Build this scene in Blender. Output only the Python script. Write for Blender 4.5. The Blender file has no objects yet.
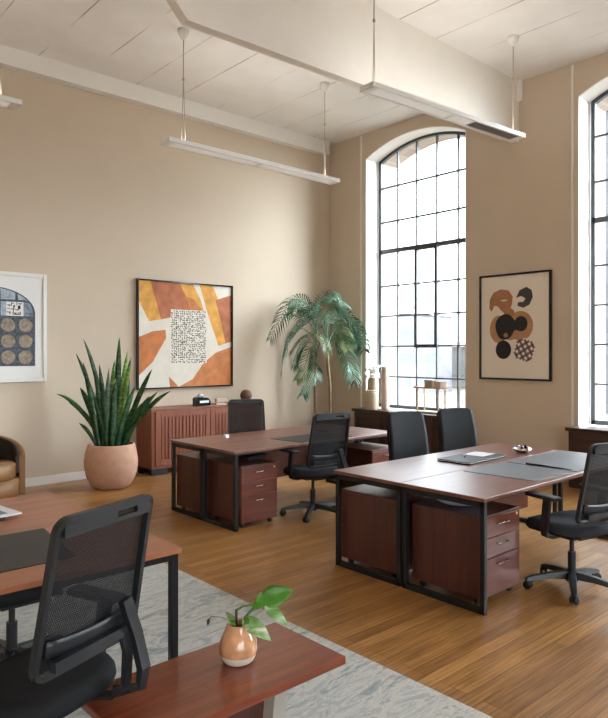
import bpy, bmesh, math, random
from mathutils import Vector, Matrix
random.seed(7)
C = bpy.context.scene.collection
PI = math.pi
S48, C48 = math.sin(math.radians(48.1)), math.cos(math.radians(48.1))

# ------------------------------------------------------------------ materials
def new_mat(name):
    m = bpy.data.materials.new(name); m.use_nodes = True
    nt = m.node_tree
    b = nt.nodes['Principled BSDF']
    return m, nt, b

def plain(name, col, rough=.5, metal=0., bump=0., bscale=200, spec=.5, coat=0., var=0., vscale=6):
    m, nt, b = new_mat(name)
    b.inputs['Base Color'].default_value = (*col, 1)
    b.inputs['Roughness'].default_value = rough
    b.inputs['Metallic'].default_value = metal
    b.inputs['Specular IOR Level'].default_value = spec
    b.inputs['Coat Weight'].default_value = coat
    tc = nt.nodes.new('ShaderNodeTexCoord')
    if var:
        n = nt.nodes.new('ShaderNodeTexNoise'); n.inputs['Scale'].default_value = vscale; n.inputs['Detail'].default_value = 4
        nt.links.new(tc.outputs['Object'], n.inputs['Vector'])
        r = nt.nodes.new('ShaderNodeValToRGB')
        r.color_ramp.elements[0].position = .3; r.color_ramp.elements[1].position = .7
        r.color_ramp.elements[0].color = (*[max(0, c*(1-var)) for c in col], 1)
        r.color_ramp.elements[1].color = (*[min(1, c*(1+var)) for c in col], 1)
        nt.links.new(n.outputs['Fac'], r.inputs['Fac']); nt.links.new(r.outputs['Color'], b.inputs['Base Color'])
    if bump:
        n = nt.nodes.new('ShaderNodeTexNoise'); n.inputs['Scale'].default_value = bscale
        nt.links.new(tc.outputs['Object'], n.inputs['Vector'])
        bp = nt.nodes.new('ShaderNodeBump'); bp.inputs['Strength'].default_value = bump; bp.inputs['Distance'].default_value = .002
        nt.links.new(n.outputs['Fac'], bp.inputs['Height']); nt.links.new(bp.outputs['Normal'], b.inputs['Normal'])
    return m

def wood(name, c1, c2, axis='X', rough=.35, scale=9., stretch=14., coat=.0, spec=.5, c3=None):
    m, nt, b = new_mat(name)
    tc = nt.nodes.new('ShaderNodeTexCoord'); mp = nt.nodes.new('ShaderNodeMapping')
    sc = {'X': (1, stretch, stretch), 'Y': (stretch, 1, stretch), 'Z': (stretch, stretch, 1)}[axis]
    mp.inputs['Scale'].default_value = sc
    nt.links.new(tc.outputs['Object'], mp.inputs['Vector'])
    n = nt.nodes.new('ShaderNodeTexNoise'); n.inputs['Scale'].default_value = scale/6; n.inputs['Detail'].default_value = 8
    n.inputs['Roughness'].default_value = .65; n.inputs['Distortion'].default_value = .6
    nt.links.new(mp.outputs['Vector'], n.inputs['Vector'])
    r = nt.nodes.new('ShaderNodeValToRGB')
    r.color_ramp.elements[0].position = .32; r.color_ramp.elements[1].position = .68
    r.color_ramp.elements[0].color = (*c1, 1); r.color_ramp.elements[1].color = (*c2, 1)
    if c3:
        e = r.color_ramp.elements.new(.5); e.color = (*c3, 1)
    nt.links.new(n.outputs['Fac'], r.inputs['Fac']); nt.links.new(r.outputs['Color'], b.inputs['Base Color'])
    b.inputs['Roughness'].default_value = rough; b.inputs['Coat Weight'].default_value = coat
    b.inputs['Coat Roughness'].default_value = .36; b.inputs['Specular IOR Level'].default_value = spec
    return m

def floor_mat():
    m, nt, b = new_mat('oak_strip_floor')
    L = nt.links.new
    tc = nt.nodes.new('ShaderNodeTexCoord')
    br = nt.nodes.new('ShaderNodeTexBrick')
    br.inputs['Scale'].default_value = 1; br.inputs['Brick Width'].default_value = 1.35; br.inputs['Row Height'].default_value = .083
    br.inputs['Mortar Size'].default_value = .0016; br.inputs['Bias'].default_value = 0; br.offset = .37; br.offset_frequency = 3
    br.inputs['Color1'].default_value = (.48, .26, .092, 1); br.inputs['Color2'].default_value = (.32, .16, .054, 1)
    br.inputs['Mortar'].default_value = (.19, .085, .028, 1)
    L(tc.outputs['Object'], br.inputs['Vector'])
    mp = nt.nodes.new('ShaderNodeMapping'); mp.inputs['Scale'].default_value = (1.2, 26, 1)
    L(tc.outputs['Object'], mp.inputs['Vector'])
    n = nt.nodes.new('ShaderNodeTexNoise'); n.inputs['Scale'].default_value = 2.2; n.inputs['Detail'].default_value = 7; n.inputs['Distortion'].default_value = .4
    L(mp.outputs['Vector'], n.inputs['Vector'])
    r = nt.nodes.new('ShaderNodeValToRGB')
    r.color_ramp.elements[0].position = .3; r.color_ramp.elements[1].position = .72
    r.color_ramp.elements[0].color = (.62, .56, .5, 1); r.color_ramp.elements[1].color = (1.28, 1.25, 1.2, 1)
    L(n.outputs['Fac'], r.inputs['Fac'])
    mx = nt.nodes.new('ShaderNodeMix'); mx.data_type = 'RGBA'; mx.blend_type = 'MULTIPLY'; mx.inputs['Factor'].default_value = 1
    L(br.outputs['Color'], mx.inputs['A']); L(r.outputs['Color'], mx.inputs['B'])
    n2 = nt.nodes.new('ShaderNodeTexNoise'); n2.inputs['Scale'].default_value = 1.1; n2.inputs['Detail'].default_value = 5
    L(tc.outputs['Object'], n2.inputs['Vector'])
    r2 = nt.nodes.new('ShaderNodeValToRGB')
    r2.color_ramp.elements[0].position = .35; r2.color_ramp.elements[1].position = .65
    r2.color_ramp.elements[0].color = (.82, .80, .76, 1); r2.color_ramp.elements[1].color = (1.1, 1.08, 1.05, 1)
    L(n2.outputs['Fac'], r2.inputs['Fac'])
    mx2 = nt.nodes.new('ShaderNodeMix'); mx2.data_type = 'RGBA'; mx2.blend_type = 'MULTIPLY'; mx2.inputs['Factor'].default_value = 1
    L(mx.outputs['Result'], mx2.inputs['A']); L(r2.outputs['Color'], mx2.inputs['B'])
    L(mx2.outputs['Result'], b.inputs['Base Color'])
    rr = nt.nodes.new('ShaderNodeMapRange'); rr.inputs['To Min'].default_value = .24; rr.inputs['To Max'].default_value = .42
    L(n.outputs['Fac'], rr.inputs['Value']); L(rr.outputs['Result'], b.inputs['Roughness'])
    bp = nt.nodes.new('ShaderNodeBump'); bp.inputs['Strength'].default_value = .12; bp.inputs['Distance'].default_value = .004
    L(n.outputs['Fac'], bp.inputs['Height']); L(bp.outputs['Normal'], b.inputs['Normal'])
    return m

def rug_mat():
    m, nt, b = new_mat('distressed_rug')
    L = nt.links.new
    tc = nt.nodes.new('ShaderNodeTexCoord')
    mp = nt.nodes.new('ShaderNodeMapping'); mp.inputs['Scale'].default_value = (1.0, 3.2, 1)
    L(tc.outputs['Object'], mp.inputs['Vector'])
    n = nt.nodes.new('ShaderNodeTexNoise'); n.inputs['Scale'].default_value = 2.6; n.inputs['Detail'].default_value = 10
    n.inputs['Roughness'].default_value = .72; n.inputs['Distortion'].default_value = 1.4
    L(mp.outputs['Vector'], n.inputs['Vector'])
    r = nt.nodes.new('ShaderNodeValToRGB'); cr = r.color_ramp
    cr.elements[0].position = .30; cr.elements[0].color = (.23, .265, .30, 1)
    cr.elements[1].position = .74; cr.elements[1].color = (.62, .53, .39, 1)
    for p, c in ((.42, (.39, .425, .45)), (.5, (.66, .65, .60)), (.58, (.42, .46, .48)), (.66, (.72, .68, .59))):
        e = cr.elements.new(p); e.color = (*c, 1)
    L(n.outputs['Fac'], r.inputs['Fac'])
    n2 = nt.nodes.new('ShaderNodeTexNoise'); n2.inputs['Scale'].default_value = 160; n2.inputs['Detail'].default_value = 2
    L(tc.outputs['Object'], n2.inputs['Vector'])
    r2 = nt.nodes.new('ShaderNodeValToRGB')
    r2.color_ramp.elements[0].color = (.8, .8, .8, 1); r2.color_ramp.elements[1].color = (1.15, 1.15, 1.15, 1)
    L(n2.outputs['Fac'], r2.inputs['Fac'])
    mx = nt.nodes.new('ShaderNodeMix'); mx.data_type = 'RGBA'; mx.blend_type = 'MULTIPLY'; mx.inputs['Factor'].default_value = 1
    L(r.outputs['Color'], mx.inputs['A']); L(r2.outputs['Color'], mx.inputs['B'])
    L(mx.outputs['Result'], b.inputs['Base Color'])
    b.inputs['Roughness'].default_value = .95; b.inputs['Specular IOR Level'].default_value = .1
    bp = nt.nodes.new('ShaderNodeBump'); bp.inputs['Strength'].default_value = .4; bp.inputs['Distance'].default_value = .003
    L(n2.outputs['Fac'], bp.inputs['Height']); L(bp.outputs['Normal'], b.inputs['Normal'])
    return m

def ceiling_mat():
    m, nt, b = new_mat('white_board_ceiling')
    L = nt.links.new
    tc = nt.nodes.new('ShaderNodeTexCoord')
    br = nt.nodes.new('ShaderNodeTexBrick')
    mp = nt.nodes.new('ShaderNodeMapping'); mp.inputs['Rotation'].default_value = (0, 0, PI/2); mp.inputs['Location'].default_value = (0, .31, 0)
    L(tc.outputs['Object'], mp.inputs['Vector']); L(mp.outputs['Vector'], br.inputs['Vector'])
    br.inputs['Scale'].default_value = 1; br.inputs['Brick Width'].default_value = 60; br.inputs['Row Height'].default_value = .65
    br.inputs['Mortar Size'].default_value = .008; br.inputs['Mortar Smooth'].default_value = .2
    n = nt.nodes.new('ShaderNodeTexNoise'); n.inputs['Scale'].default_value = 1.0; n.inputs['Detail'].default_value = 3
    L(tc.outputs['Object'], n.inputs['Vector'])
    r = nt.nodes.new('ShaderNodeValToRGB'); r.color_ramp.elements[0].position = .42; r.color_ramp.elements[1].position = .62
    L(n.outputs['Fac'], r.inputs['Fac'])
    mt = nt.nodes.new('ShaderNodeMath'); mt.operation = 'MULTIPLY'
    L(br.outputs['Fac'], mt.inputs[0]); L(r.outputs['Color'], mt.inputs[1])
    mx = nt.nodes.new('ShaderNodeMix'); mx.data_type = 'RGBA'
    L(mt.outputs['Value'], mx.inputs['Factor'])
    n3 = nt.nodes.new('ShaderNodeTexNoise'); n3.inputs['Scale'].default_value = 2.5; n3.inputs['Detail'].default_value = 6
    L(tc.outputs['Object'], n3.inputs['Vector'])
    r3 = nt.nodes.new('ShaderNodeValToRGB'); r3.color_ramp.elements[0].position = .3; r3.color_ramp.elements[1].position = .7
    r3.color_ramp.elements[0].color = (.80, .79, .77, 1); r3.color_ramp.elements[1].color = (.86, .85, .83, 1)
    L(n3.outputs['Fac'], r3.inputs['Fac'])
    L(r3.outputs['Color'], mx.inputs['A']); mx.inputs['B'].default_value = (.36, .33, .29, 1)
    L(mx.outputs['Result'], b.inputs['Base Color'])
    b.inputs['Roughness'].default_value = .85
    return m

def mesh_mat(name, col, opacity, scale, amp):
    """see-through chair netting: woven threads with holes"""
    m, nt, b = new_mat(name)
    L = nt.links.new
    b.inputs['Base Color'].default_value = (*col, 1); b.inputs['Roughness'].default_value = .6
    b.inputs['Specular IOR Level'].default_value = .3
    out = nt.nodes['Material Output']
    tr = nt.nodes.new('ShaderNodeBsdfTransparent'); mix = nt.nodes.new('ShaderNodeMixShader')
    L(tr.outputs[0], mix.inputs[1]); L(b.outputs[0], mix.inputs[2]); L(mix.outputs[0], out.inputs['Surface'])
    tc = nt.nodes.new('ShaderNodeTexCoord')
    br = nt.nodes.new('ShaderNodeTexBrick')
    mp = nt.nodes.new('ShaderNodeMapping'); mp.inputs['Rotation'].default_value = (PI/2, 0, 0)
    L(tc.outputs['Object'], mp.inputs['Vector']); L(mp.outputs['Vector'], br.inputs['Vector'])
    br.inputs['Scale'].default_value = scale; br.inputs['Brick Width'].default_value = .9; br.inputs['Row Height'].default_value = .9
    br.inputs['Mortar Size'].default_value = .25
    br.inputs['Color1'].default_value = (0, 0, 0, 1); br.inputs['Color2'].default_value = (0, 0, 0, 1); br.inputs['Mortar'].default_value = (1, 1, 1, 1)
    mr = nt.nodes.new('ShaderNodeMapRange'); mr.inputs['To Min'].default_value = opacity-amp; mr.inputs['To Max'].default_value = min(1, opacity+amp)
    L(br.outputs['Fac'], mr.inputs['Value']); L(mr.outputs['Result'], mix.inputs[0])
    return m

def glass_mat():
    m, nt, b = new_mat('window_glass')
    out = nt.nodes['Material Output']
    tr = nt.nodes.new('ShaderNodeBsdfTransparent'); tr.inputs[0].default_value = (.97, .98, .98, 1)
    gl = nt.nodes.new('ShaderNodeBsdfGlossy'); gl.inputs['Roughness'].default_value = .02
    mix = nt.nodes.new('ShaderNodeMixShader'); mix.inputs[0].default_value = .06
    nt.links.new(tr.outputs[0], mix.inputs[1]); nt.links.new(gl.outputs[0], mix.inputs[2]); nt.links.new(mix.outputs[0], out.inputs['Surface'])
    return m

def brick_mat():
    m, nt, b = new_mat('pale_brick')
    L = nt.links.new
    tc = nt.nodes.new('ShaderNodeTexCoord'); mp = nt.nodes.new('ShaderNodeMapping'); mp.inputs['Rotation'].default_value = (PI/2, 0, 0)
    br = nt.nodes.new('ShaderNodeTexBrick'); br.inputs['Scale'].default_value = 1; br.inputs['Brick Width'].default_value = .22; br.inputs['Row Height'].default_value = .075
    br.inputs['Mortar Size'].default_value = .008
    br.inputs['Color1'].default_value = (.34, .26, .22, 1); br.inputs['Color2'].default_value = (.40, .33, .28, 1); br.inputs['Mortar'].default_value = (.42, .38, .34, 1)
    L(tc.outputs['Object'], mp.inputs['Vector']); L(mp.outputs['Vector'], br.inputs['Vector']); L(br.outputs['Color'], b.inputs['Base Color'])
    b.inputs['Roughness'].default_value = .9
    return m

def facade_mat(name, wall, win, wx=2.2, wz=3.0):
    m, nt, b = new_mat(name)
    L = nt.links.new
    tc = nt.nodes.new('ShaderNodeTexCoord'); mp = nt.nodes.new('ShaderNodeMapping'); mp.inputs['Rotation'].default_value = (PI/2, 0, PI/2)
    br = nt.nodes.new('ShaderNodeTexBrick'); br.offset = 0; br.inputs['Scale'].default_value = 1
    br.inputs['Brick Width'].default_value = wx; br.inputs['Row Height'].default_value = wz; br.inputs['Mortar Size'].default_value = .55
    br.inputs['Color1'].default_value = (*win, 1); br.inputs['Color2'].default_value = (*win, 1); br.inputs['Mortar'].default_value = (*wall, 1)
    L(tc.outputs['Object'], mp.inputs['Vector']); L(mp.outputs['Vector'], br.inputs['Vector']); L(br.outputs['Color'], b.inputs['Base Color'])
    b.inputs['Roughness'].default_value = .8
    return m

def leaf_mat(name, c1, c2, c3, scale=30., rough=.35):
    m, nt, b = new_mat(name)
    L = nt.links.new
    tc = nt.nodes.new('ShaderNodeTexCoord'); mp = nt.nodes.new('ShaderNodeMapping'); mp.inputs['Scale'].default_value = (.4, .4, 1)
    n = nt.nodes.new('ShaderNodeTexNoise'); n.inputs['Scale'].default_value = scale; n.inputs['Detail'].default_value = 3; n.inputs['Distortion'].default_value = .5
    L(tc.outputs['Object'], mp.inputs['Vector']); L(mp.outputs['Vector'], n.inputs['Vector'])
    r = nt.nodes.new('ShaderNodeValToRGB')
    r.color_ramp.elements[0].position = .35; r.color_ramp.elements[0].color = (*c1, 1)
    r.color_ramp.elements[1].position = .65; r.color_ramp.elements[1].color = (*c3, 1)
    e = r.color_ramp.elements.new(.5); e.color = (*c2, 1)
    L(n.outputs['Fac'], r.inputs['Fac']); L(r.outputs['Color'], b.inputs['Base Color'])
    b.inputs['Roughness'].default_value = rough
    return m

def emit(name, col, st):
    m, nt, b = new_mat(name)
    b.inputs['Base Color'].default_value = (*col, 1)
    b.inputs['Emission Color'].default_value = (*col, 1); b.inputs['Emission Strength'].default_value = st
    return m

M = {}
CEIL_FILL, SKY, EXPO, GLOW = 4.4, 2.4, 1.07, 26.
M['floor'] = floor_mat(); M['rug'] = rug_mat(); M['ceil'] = ceiling_mat()
M['wall'] = plain('beige_wall_paint', (.61, .515, .405), .9, bump=.15, bscale=90, spec=.2, var=.02, vscale=1.5)
M['white'] = plain('white_paint', (.82, .81, .78), .6, var=.02, vscale=2)
M['beam'] = plain('plaster_beam', (.84, .82, .77), .85, var=.03, vscale=2, bump=.1, bscale=60)
M['mahog'] = wood('mahogany', (.115, .032, .019), (.225, .072, .040), 'X', .36, 9, 14, coat=.4)
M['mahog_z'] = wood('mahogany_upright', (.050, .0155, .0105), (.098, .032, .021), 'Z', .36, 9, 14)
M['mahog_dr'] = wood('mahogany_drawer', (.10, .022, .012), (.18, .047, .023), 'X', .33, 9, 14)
M['cherry'] = wood('cherry_top', (.31, .110, .050), (.45, .175, .085), 'X', .36, 8, 12, coat=.15)
M['bench'] = wood('bench_mahogany', (.15, .030, .012), (.27, .066, .025), 'X', .22, 9, 15, coat=.3)
M['cred'] = wood('credenza_cherry', (.21, .062, .032), (.31, .105, .056), 'Z', .38, 9, 12)
M['walnut'] = wood('dark_walnut', (.030, .016, .012), (.065, .034, .024), 'Y', .4, 8, 12)
M['blackmetal'] = plain('black_metal', (.012, .013, .015), .42, .3)
M['frame_steel'] = plain('dark_steel', (.060, .064, .070), .45, .2)
M['plastic'] = plain('charcoal_plastic', (.013, .0155, .019), .4)
M['plastic_d'] = plain('black_plastic', (.012, .013, .015), .45)
M['fabric'] = plain('charcoal_fabric', (.030, .034, .041), .85, bump=.4, bscale=400, spec=.25, var=.1, vscale=300)
M['seatblack'] = plain('black_fabric', (.010, .011, .013), .8, bump=.4, bscale=400, spec=.25)
M['slate'] = plain('slate_upholstery', (.008, .011, .014), .55, bump=.1, bscale=300, spec=.3)
M['net'] = mesh_mat('chair_net', (.012, .014, .017), .86, 95, .10)
M['net_big'] = mesh_mat('chair_net_coarse', (.012, .013, .016), .82, 120, .16)
M['chrome'] = plain('chrome', (.75, .75, .76), .18, 1.)
M['brass'] = plain('brass', (.75, .55, .25), .3, 1.)
M['matgrey'] = plain('grey_desk_mat', (.15, .17, .19), .42, bump=.2, bscale=300, var=.05, vscale=40)
M['matdark'] = plain('dark_desk_mat', (.024, .024, .026), .5, bump=.2, bscale=300)
M['paper'] = plain('paper', (.78, .80, .82), .7)
M['bluepaper'] = plain('printed_picture', (.10, .20, .27), .5, var=.5, vscale=25)
M['terracotta'] = plain('terracotta', (.56, .33, .23), .85, bump=.3, bscale=60, var=.08, vscale=12)
M['soil'] = plain('soil', (.03, .022, .016), .95, bump=.6, bscale=120)
M['snake'] = leaf_mat('snake_leaf', (.008, .040, .014), (.020, .085, .024), (.05, .15, .04), 26)
M['snake_y'] = leaf_mat('snake_leaf_bright', (.06, .16, .03), (.12, .26, .05), (.30, .38, .09), 26)
M['palm'] = leaf_mat('palm_leaf', (.026, .09, .055), (.055, .165, .10), (.16, .31, .20), 9, .4)
M['palm_y'] = leaf_mat('palm_leaf_young', (.07, .14, .05), (.13, .20, .08), (.24, .29, .12), 9, .4)
M['trunk'] = plain('palm_trunk', (.24, .17, .09), .85, var=.35, vscale=40, bump=.4, bscale=60)
M['pothos'] = leaf_mat('glossy_leaf', (.035, .15, .012), (.06, .22, .02), (.10, .30, .035), 14, .28)
M['pothos_w'] = leaf_mat('variegated_leaf', (.07, .22, .04), (.22, .40, .14), (.72, .78, .64), 22, .3)
M['stem'] = plain('plant_stem', (.10, .17, .03), .5)
M['stem_d'] = plain('woody_stem', (.03, .035, .015), .6)
M['glaze'] = plain('peach_glaze', (.60, .31, .16), .12, var=.28, vscale=16, coat=.6)
M['bisque'] = plain('white_bisque', (.72, .66, .58), .5)
M['tan'] = plain('tan_leather', (.27, .135, .05), .45, bump=.15, bscale=120, var=.1, vscale=8)
M['dark_inner'] = plain('dark_brown_inner', (.030, .020, .016), .5)
M['glass'] = glass_mat(); M['brick'] = brick_mat()
M['diffuser'] = emit('lamp_diffuser', (.80, .80, .78), .12)
M['louver'] = plain('lamp_louver', (.40, .41, .42), .4, .6)
M['lampwhite'] = plain('lamp_housing', (.80, .80, .78), .4)
M['cord'] = plain('lamp_cord', (.42, .36, .29), .6)
M['beigecer'] = plain('beige_ceramic', (.55, .46, .35), .6, var=.06)
M['taupecer'] = plain('taupe_ceramic', (.40, .32, .24), .6, var=.06)
M['pinkcer'] = plain('blush_ceramic', (.62, .46, .38), .6, var=.06)
M['dried'] = plain('dried_white_flower', (.80, .77, .72), .8)
M['lightwood'] = wood('light_wood', (.45, .28, .14), (.58, .38, .20), 'Y', .5)
M['stone'] = plain('brown_stone', (.16, .075, .045), .6, var=.25, vscale=30)
M['blackgloss'] = plain('black_gloss', (.008, .008, .010), .15)
M['silver'] = plain('silver_grey', (.55, .56, .58), .35, .5)
M['greige'] = plain('grey_beige_paint', (.36, .33, .29), .5)
M['bluegrey'] = plain('pale_blue_plastic', (.42, .48, .62), .2, .2)
M['blue'] = plain('blue_pen', (.08, .13, .30), .4)
M['canvas'] = plain('off_white_canvas', (.72, .67, .58), .85, var=.05, vscale=8, bump=.2, bscale=200)
M['cream'] = plain('cream_paper', (.80, .73, .63), .8)
M['matboard'] = plain('white_matboard', (.80, .80, .78), .8)
M['o_yel'] = plain('ochre_paint', (.68, .34, .07), .8, var=.2, vscale=9)
M['o_ora'] = plain('orange_paint', (.55, .20, .07), .8, var=.2, vscale=8)
M['o_red'] = plain('sienna_paint', (.44, .15, .07), .8, var=.2, vscale=9)
M['o_rust'] = plain('rust_paint', (.56, .19, .06), .8, var=.15, vscale=9)
M['ink'] = plain('ink', (.018, .018, .020), .8)
M['dgrey'] = plain('dark_grey_paint', (.055, .056, .052), .8)
M['mosaic_b'] = plain('blue_grey_paint', (.20, .25, .30), .8, var=.5, vscale=22)
M['mosaic_d'] = plain('slate_blue_paint', (.075, .095, .12), .8, var=.5, vscale=30)
M['mosaic_l'] = plain('pale_blue_paint', (.38, .46, .54), .8, var=.3, vscale=22)
M['mosaic_t'] = plain('taupe_paint', (.31, .25, .19), .8, var=.35, vscale=25)
M['ground'] = plain('pale_pavement', (.13, .112, .088), .9, var=.35, vscale=.25)
M['unseen_asphalt'] = plain('unseen_asphalt', (.10, .10, .10), .9, var=.2, vscale=.3)
M['added_fill'] = emit('added_fill_glow', (1, .95, .88), CEIL_FILL)  # glow added above the pendants, no lamp of its own
M['facade_a'] = facade_mat('pale_facade', (.125, .118, .11), (.09, .09, .095))
M['facade_b'] = facade_mat('lilac_facade', (.10, .10, .115), (.08, .083, .10), 1.8, 3.2)
M['facade_c'] = facade_mat('blush_facade', (.13, .12, .115), (.10, .098, .10), 3, 3)
M['bush_y'] = leaf_mat('autumn_leaf', (.22, .15, .05), (.26, .18, .06), (.28, .12, .07), 3)

# ------------------------------------------------------------------ mesh builder
class MB:
    def __init__(self): self.bm = bmesh.new(); self.mats = []
    def mi(self, m):
        if m is None: return 0
        if m not in self.mats: self.mats.append(m)
        return self.mats.index(m)
    def _fin(self, faces, m, smooth=False):
        i = self.mi(m)
        for f in faces:
            f.material_index = i; f.smooth = smooth
    def box(self, c, s, m=None, bev=0., rot=None, seg=2):
        r = bmesh.ops.create_cube(self.bm, size=1.)
        vs = r['verts']
        for v in vs: v.co = Vector((v.co.x*s[0], v.co.y*s[1], v.co.z*s[2]))
        fs = list({f for v in vs for f in v.link_faces})
        if bev > 0:
            es = list({e for v in vs for e in v.link_edges})
            g = bmesh.ops.bevel(self.bm, geom=es, offset=bev, segments=seg, affect='EDGES', profile=.5)
            vs = list({v for f in g['faces'] for v in f.verts} | {v for v in vs if v.is_valid})
            fs = list({f for v in vs for f in v.link_faces})
        for v in vs:
            if rot is not None: v.co = rot @ v.co
            v.co += Vector(c)
        self._fin(fs, m, False)
        return self
    def b2(self, a, b, m=None, bev=0.):
        return self.box([(a[i]+b[i])/2 for i in range(3)], [abs(b[i]-a[i]) for i in range(3)], m, bev)
    def lathe(self, prof, c=(0, 0, 0), m=None, n=32, smooth=True, axis=None):
        rings = []
        for r, z in prof:
            if r < 1e-6: rings.append([self.bm.verts.new((0, 0, z))])
            else: rings.append([self.bm.verts.new((r*math.cos(2*PI*k/n), r*math.sin(2*PI*k/n), z)) for k in range(n)])
        fs = []
        for a, b in zip(rings, rings[1:]):
            for k in range(n):
                k2 = (k+1) % n
                if len(a) == 1 and len(b) == 1: continue
                if len(a) == 1: fs.append(self.bm.faces.new((a[0], b[k2], b[k])))
                elif len(b) == 1: fs.append(self.bm.faces.new((a[k], a[k2], b[0])))
                else: fs.append(self.bm.faces.new((a[k], a[k2], b[k2], b[k])))
        for rg in rings:
            for v in rg:
                if axis is not None: v.co = axis @ v.co
                v.co += Vector(c)
        self._fin(fs, m, smooth)
        return self
    def cyl(self, c, r, h, m=None, n=20, r2=None, axis=None):
        r2 = r if r2 is None else r2
        return self.lathe([(0, 0), (r, 0), (r, 0), (r2, h), (r2, h), (0, h)], c, m, n, False, axis)
    def tube(self, pts, rad, m=None, n=8, closed=False, smooth=True, flat=None):
        """sweep; rad number or list, or flat=(w,t[,normal]) rectangular section"""
        pts = [Vector(p) for p in pts]; N = len(pts)
        rings = []; up = None
        for i in range(N):
            if closed: t = (pts[(i+1) % N]-pts[i-1]).normalized()
            else: t = (pts[min(i+1, N-1)]-pts[max(i-1, 0)]).normalized()
            if flat and len(flat) > 2: u = Vector(flat[2])
            elif up is None: u = Vector((0, 0, 1)) if abs(t.z) < .9 else Vector((1, 0, 0))
            else: u = up
            u = (u - t*u.dot(t)).normalized(); up = u; w = t.cross(u)
            if flat:
                a, b = flat[0]/2, flat[1]/2
                sec = [(a, b), (-a, b), (-a, -b), (a, -b)]
                rings.append([self.bm.verts.new(pts[i]+w*x+u*y) for x, y in sec])
            else:
                r = rad[i] if isinstance(rad, (list, tuple)) else rad
                rings.append([self.bm.verts.new(pts[i]+(w*math.cos(2*PI*k/n)+u*math.sin(2*PI*k/n))*r) for k in range(n)])
        fs = []; q = len(rings[0])
        for i in range(N if closed else N-1):
            a, b = rings[i], rings[(i+1) % N]
            for k in range(q):
                fs.append(self.bm.faces.new((a[k], a[(k+1) % q], b[(k+1) % q], b[k])))
        if not closed:
            fs.append(self.bm.faces.new(rings[0][::-1])); fs.append(self.bm.faces.new(rings[-1]))
        self._fin(fs, m, smooth and not flat)
        return self
    def prism(self, poly, fn, t0, t1, m=None):
        """poly of 2-D points, fn(u,v,t)->xyz, extruded t0..t1"""
        a = [self.bm.verts.new(fn(u, v, t0)) for u, v in poly]; b = [self.bm.verts.new(fn(u, v, t1)) for u, v in poly]
        fs = [self.bm.faces.new(a), self.bm.faces.new(b[::-1])]
        n = len(poly)
        for k in range(n):
            fs.append(self.bm.faces.new((a[k], b[k], b[(k+1) % n], a[(k+1) % n])))
        self._fin(fs, m)
        return self
    def grid(self, fn, nu, nv, m=None, thick=0., smooth=True):
        """fn(u,v)->(Vector); closed thin shell if thick"""
        P = [[Vector(fn(i/nu, j/nv)) for j in range(nv+1)] for i in range(nu+1)]
        def sheet(P, flip):
            V = [[self.bm.verts.new(p) for p in row] for row in P]
            fs = []
            for i in range(nu):
                for j in range(nv):
                    q = (V[i][j], V[i+1][j], V[i+1][j+1], V[i][j+1])
                    fs.append(self.bm.faces.new(q[::-1] if flip else q))
            return V, fs
        V, fs = sheet(P, False)
        if thick:
            Q = []
            for i in range(nu+1):
                row = []
                for j in range(nv+1):
                    du = P[min(i+1, nu)][j]-P[max(i-1, 0)][j]; dv = P[i][min(j+1, nv)]-P[i][max(j-1, 0)]
                    nrm = du.cross(dv)
                    nrm = nrm.normalized() if nrm.length > 1e-12 else Vector((0, 0, 1))
                    row.append(P[i][j]-nrm*thick)
                Q.append(row)
            W, f2 = sheet(Q, True); fs += f2
            rim = [(i, 0) for i in range(nu)]+[(nu, j) for j in range(nv)]+[(i, nv) for i in range(nu, 0, -1)]+[(0, j) for j in range(nv, 0, -1)]
            for k in range(len(rim)):
                (a, b), (c, d) = rim[k], rim[(k+1) % len(rim)]
                try: fs.append(self.bm.faces.new((V[c][d], V[a][b], W[a][b], W[c][d])))
                except ValueError: pass
        self._fin(fs, m, smooth)
        return self
    def build(self, name, mat=None, parent=None, loc=None):
        me = bpy.data.meshes.new(name)
        bmesh.ops.recalc_face_normals(self.bm, faces=self.bm.faces[:])
        self.bm.to_mesh(me); self.bm.free()
        for m in (self.mats or [mat]): me.materials.append(M[m] if isinstance(m, str) else m)
        o = bpy.data.objects.new(name, me); C.objects.link(o)
        if parent: o.parent = parent
        if loc: o.location = loc
        return o

def tag(o, label, cat, group=None, kind=None):
    o['label'] = label; o['category'] = cat
    if group: o['group'] = group
    if kind: o['kind'] = kind
    return o
def thing(name, label, cat, loc=(0, 0, 0), rz=0., group=None):
    o = bpy.data.objects.new(name, None); C.objects.link(o)
    o.location = loc; o.rotation_euler = (0, 0, rz); o.empty_display_size = .1
    return tag(o, label, cat, group)
def struct(o): o['kind'] = 'structure'; return o
KIDS = {}
def dup(root, loc, rz, label=None, group=None):
    r = root.copy(); C.objects.link(r); r.location = loc; r.rotation_euler = (0, 0, rz)
    if label: r['label'] = label
    if group: r['group'] = group
    for ch in list(root.children):
        c = ch.copy(); C.objects.link(c); c.parent = r
        for g in list(ch.children):
            d = g.copy(); C.objects.link(d); d.parent = c
    return r

# ------------------------------------------------------------------ room shell
XW, YW, ZC = 8.014, 8.25, 5.27
Y0, X0 = -6.0, -4.5
struct(MB().b2((X0-.2, Y0-.2, -.2), (8.8, 8.5, 0)).build('floor', 'floor'))
struct(MB().b2((X0-.2, Y0-.2, ZC), (8.8, 8.5, ZC+.3)).build('ceiling', 'ceil'))
struct(MB().b2((X0-.2, YW, 0), (8.75, YW+.25, ZC)).build('wall_left', 'wall'))
struct(MB().b2((X0-.2, Y0-.2, 0), (X0, YW, ZC)).build('wall_back', 'wall'))
struct(MB().b2((X0, YW-.018, 0), (XW, YW, .105), None, .003).build('baseboard_left', 'white'))
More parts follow.
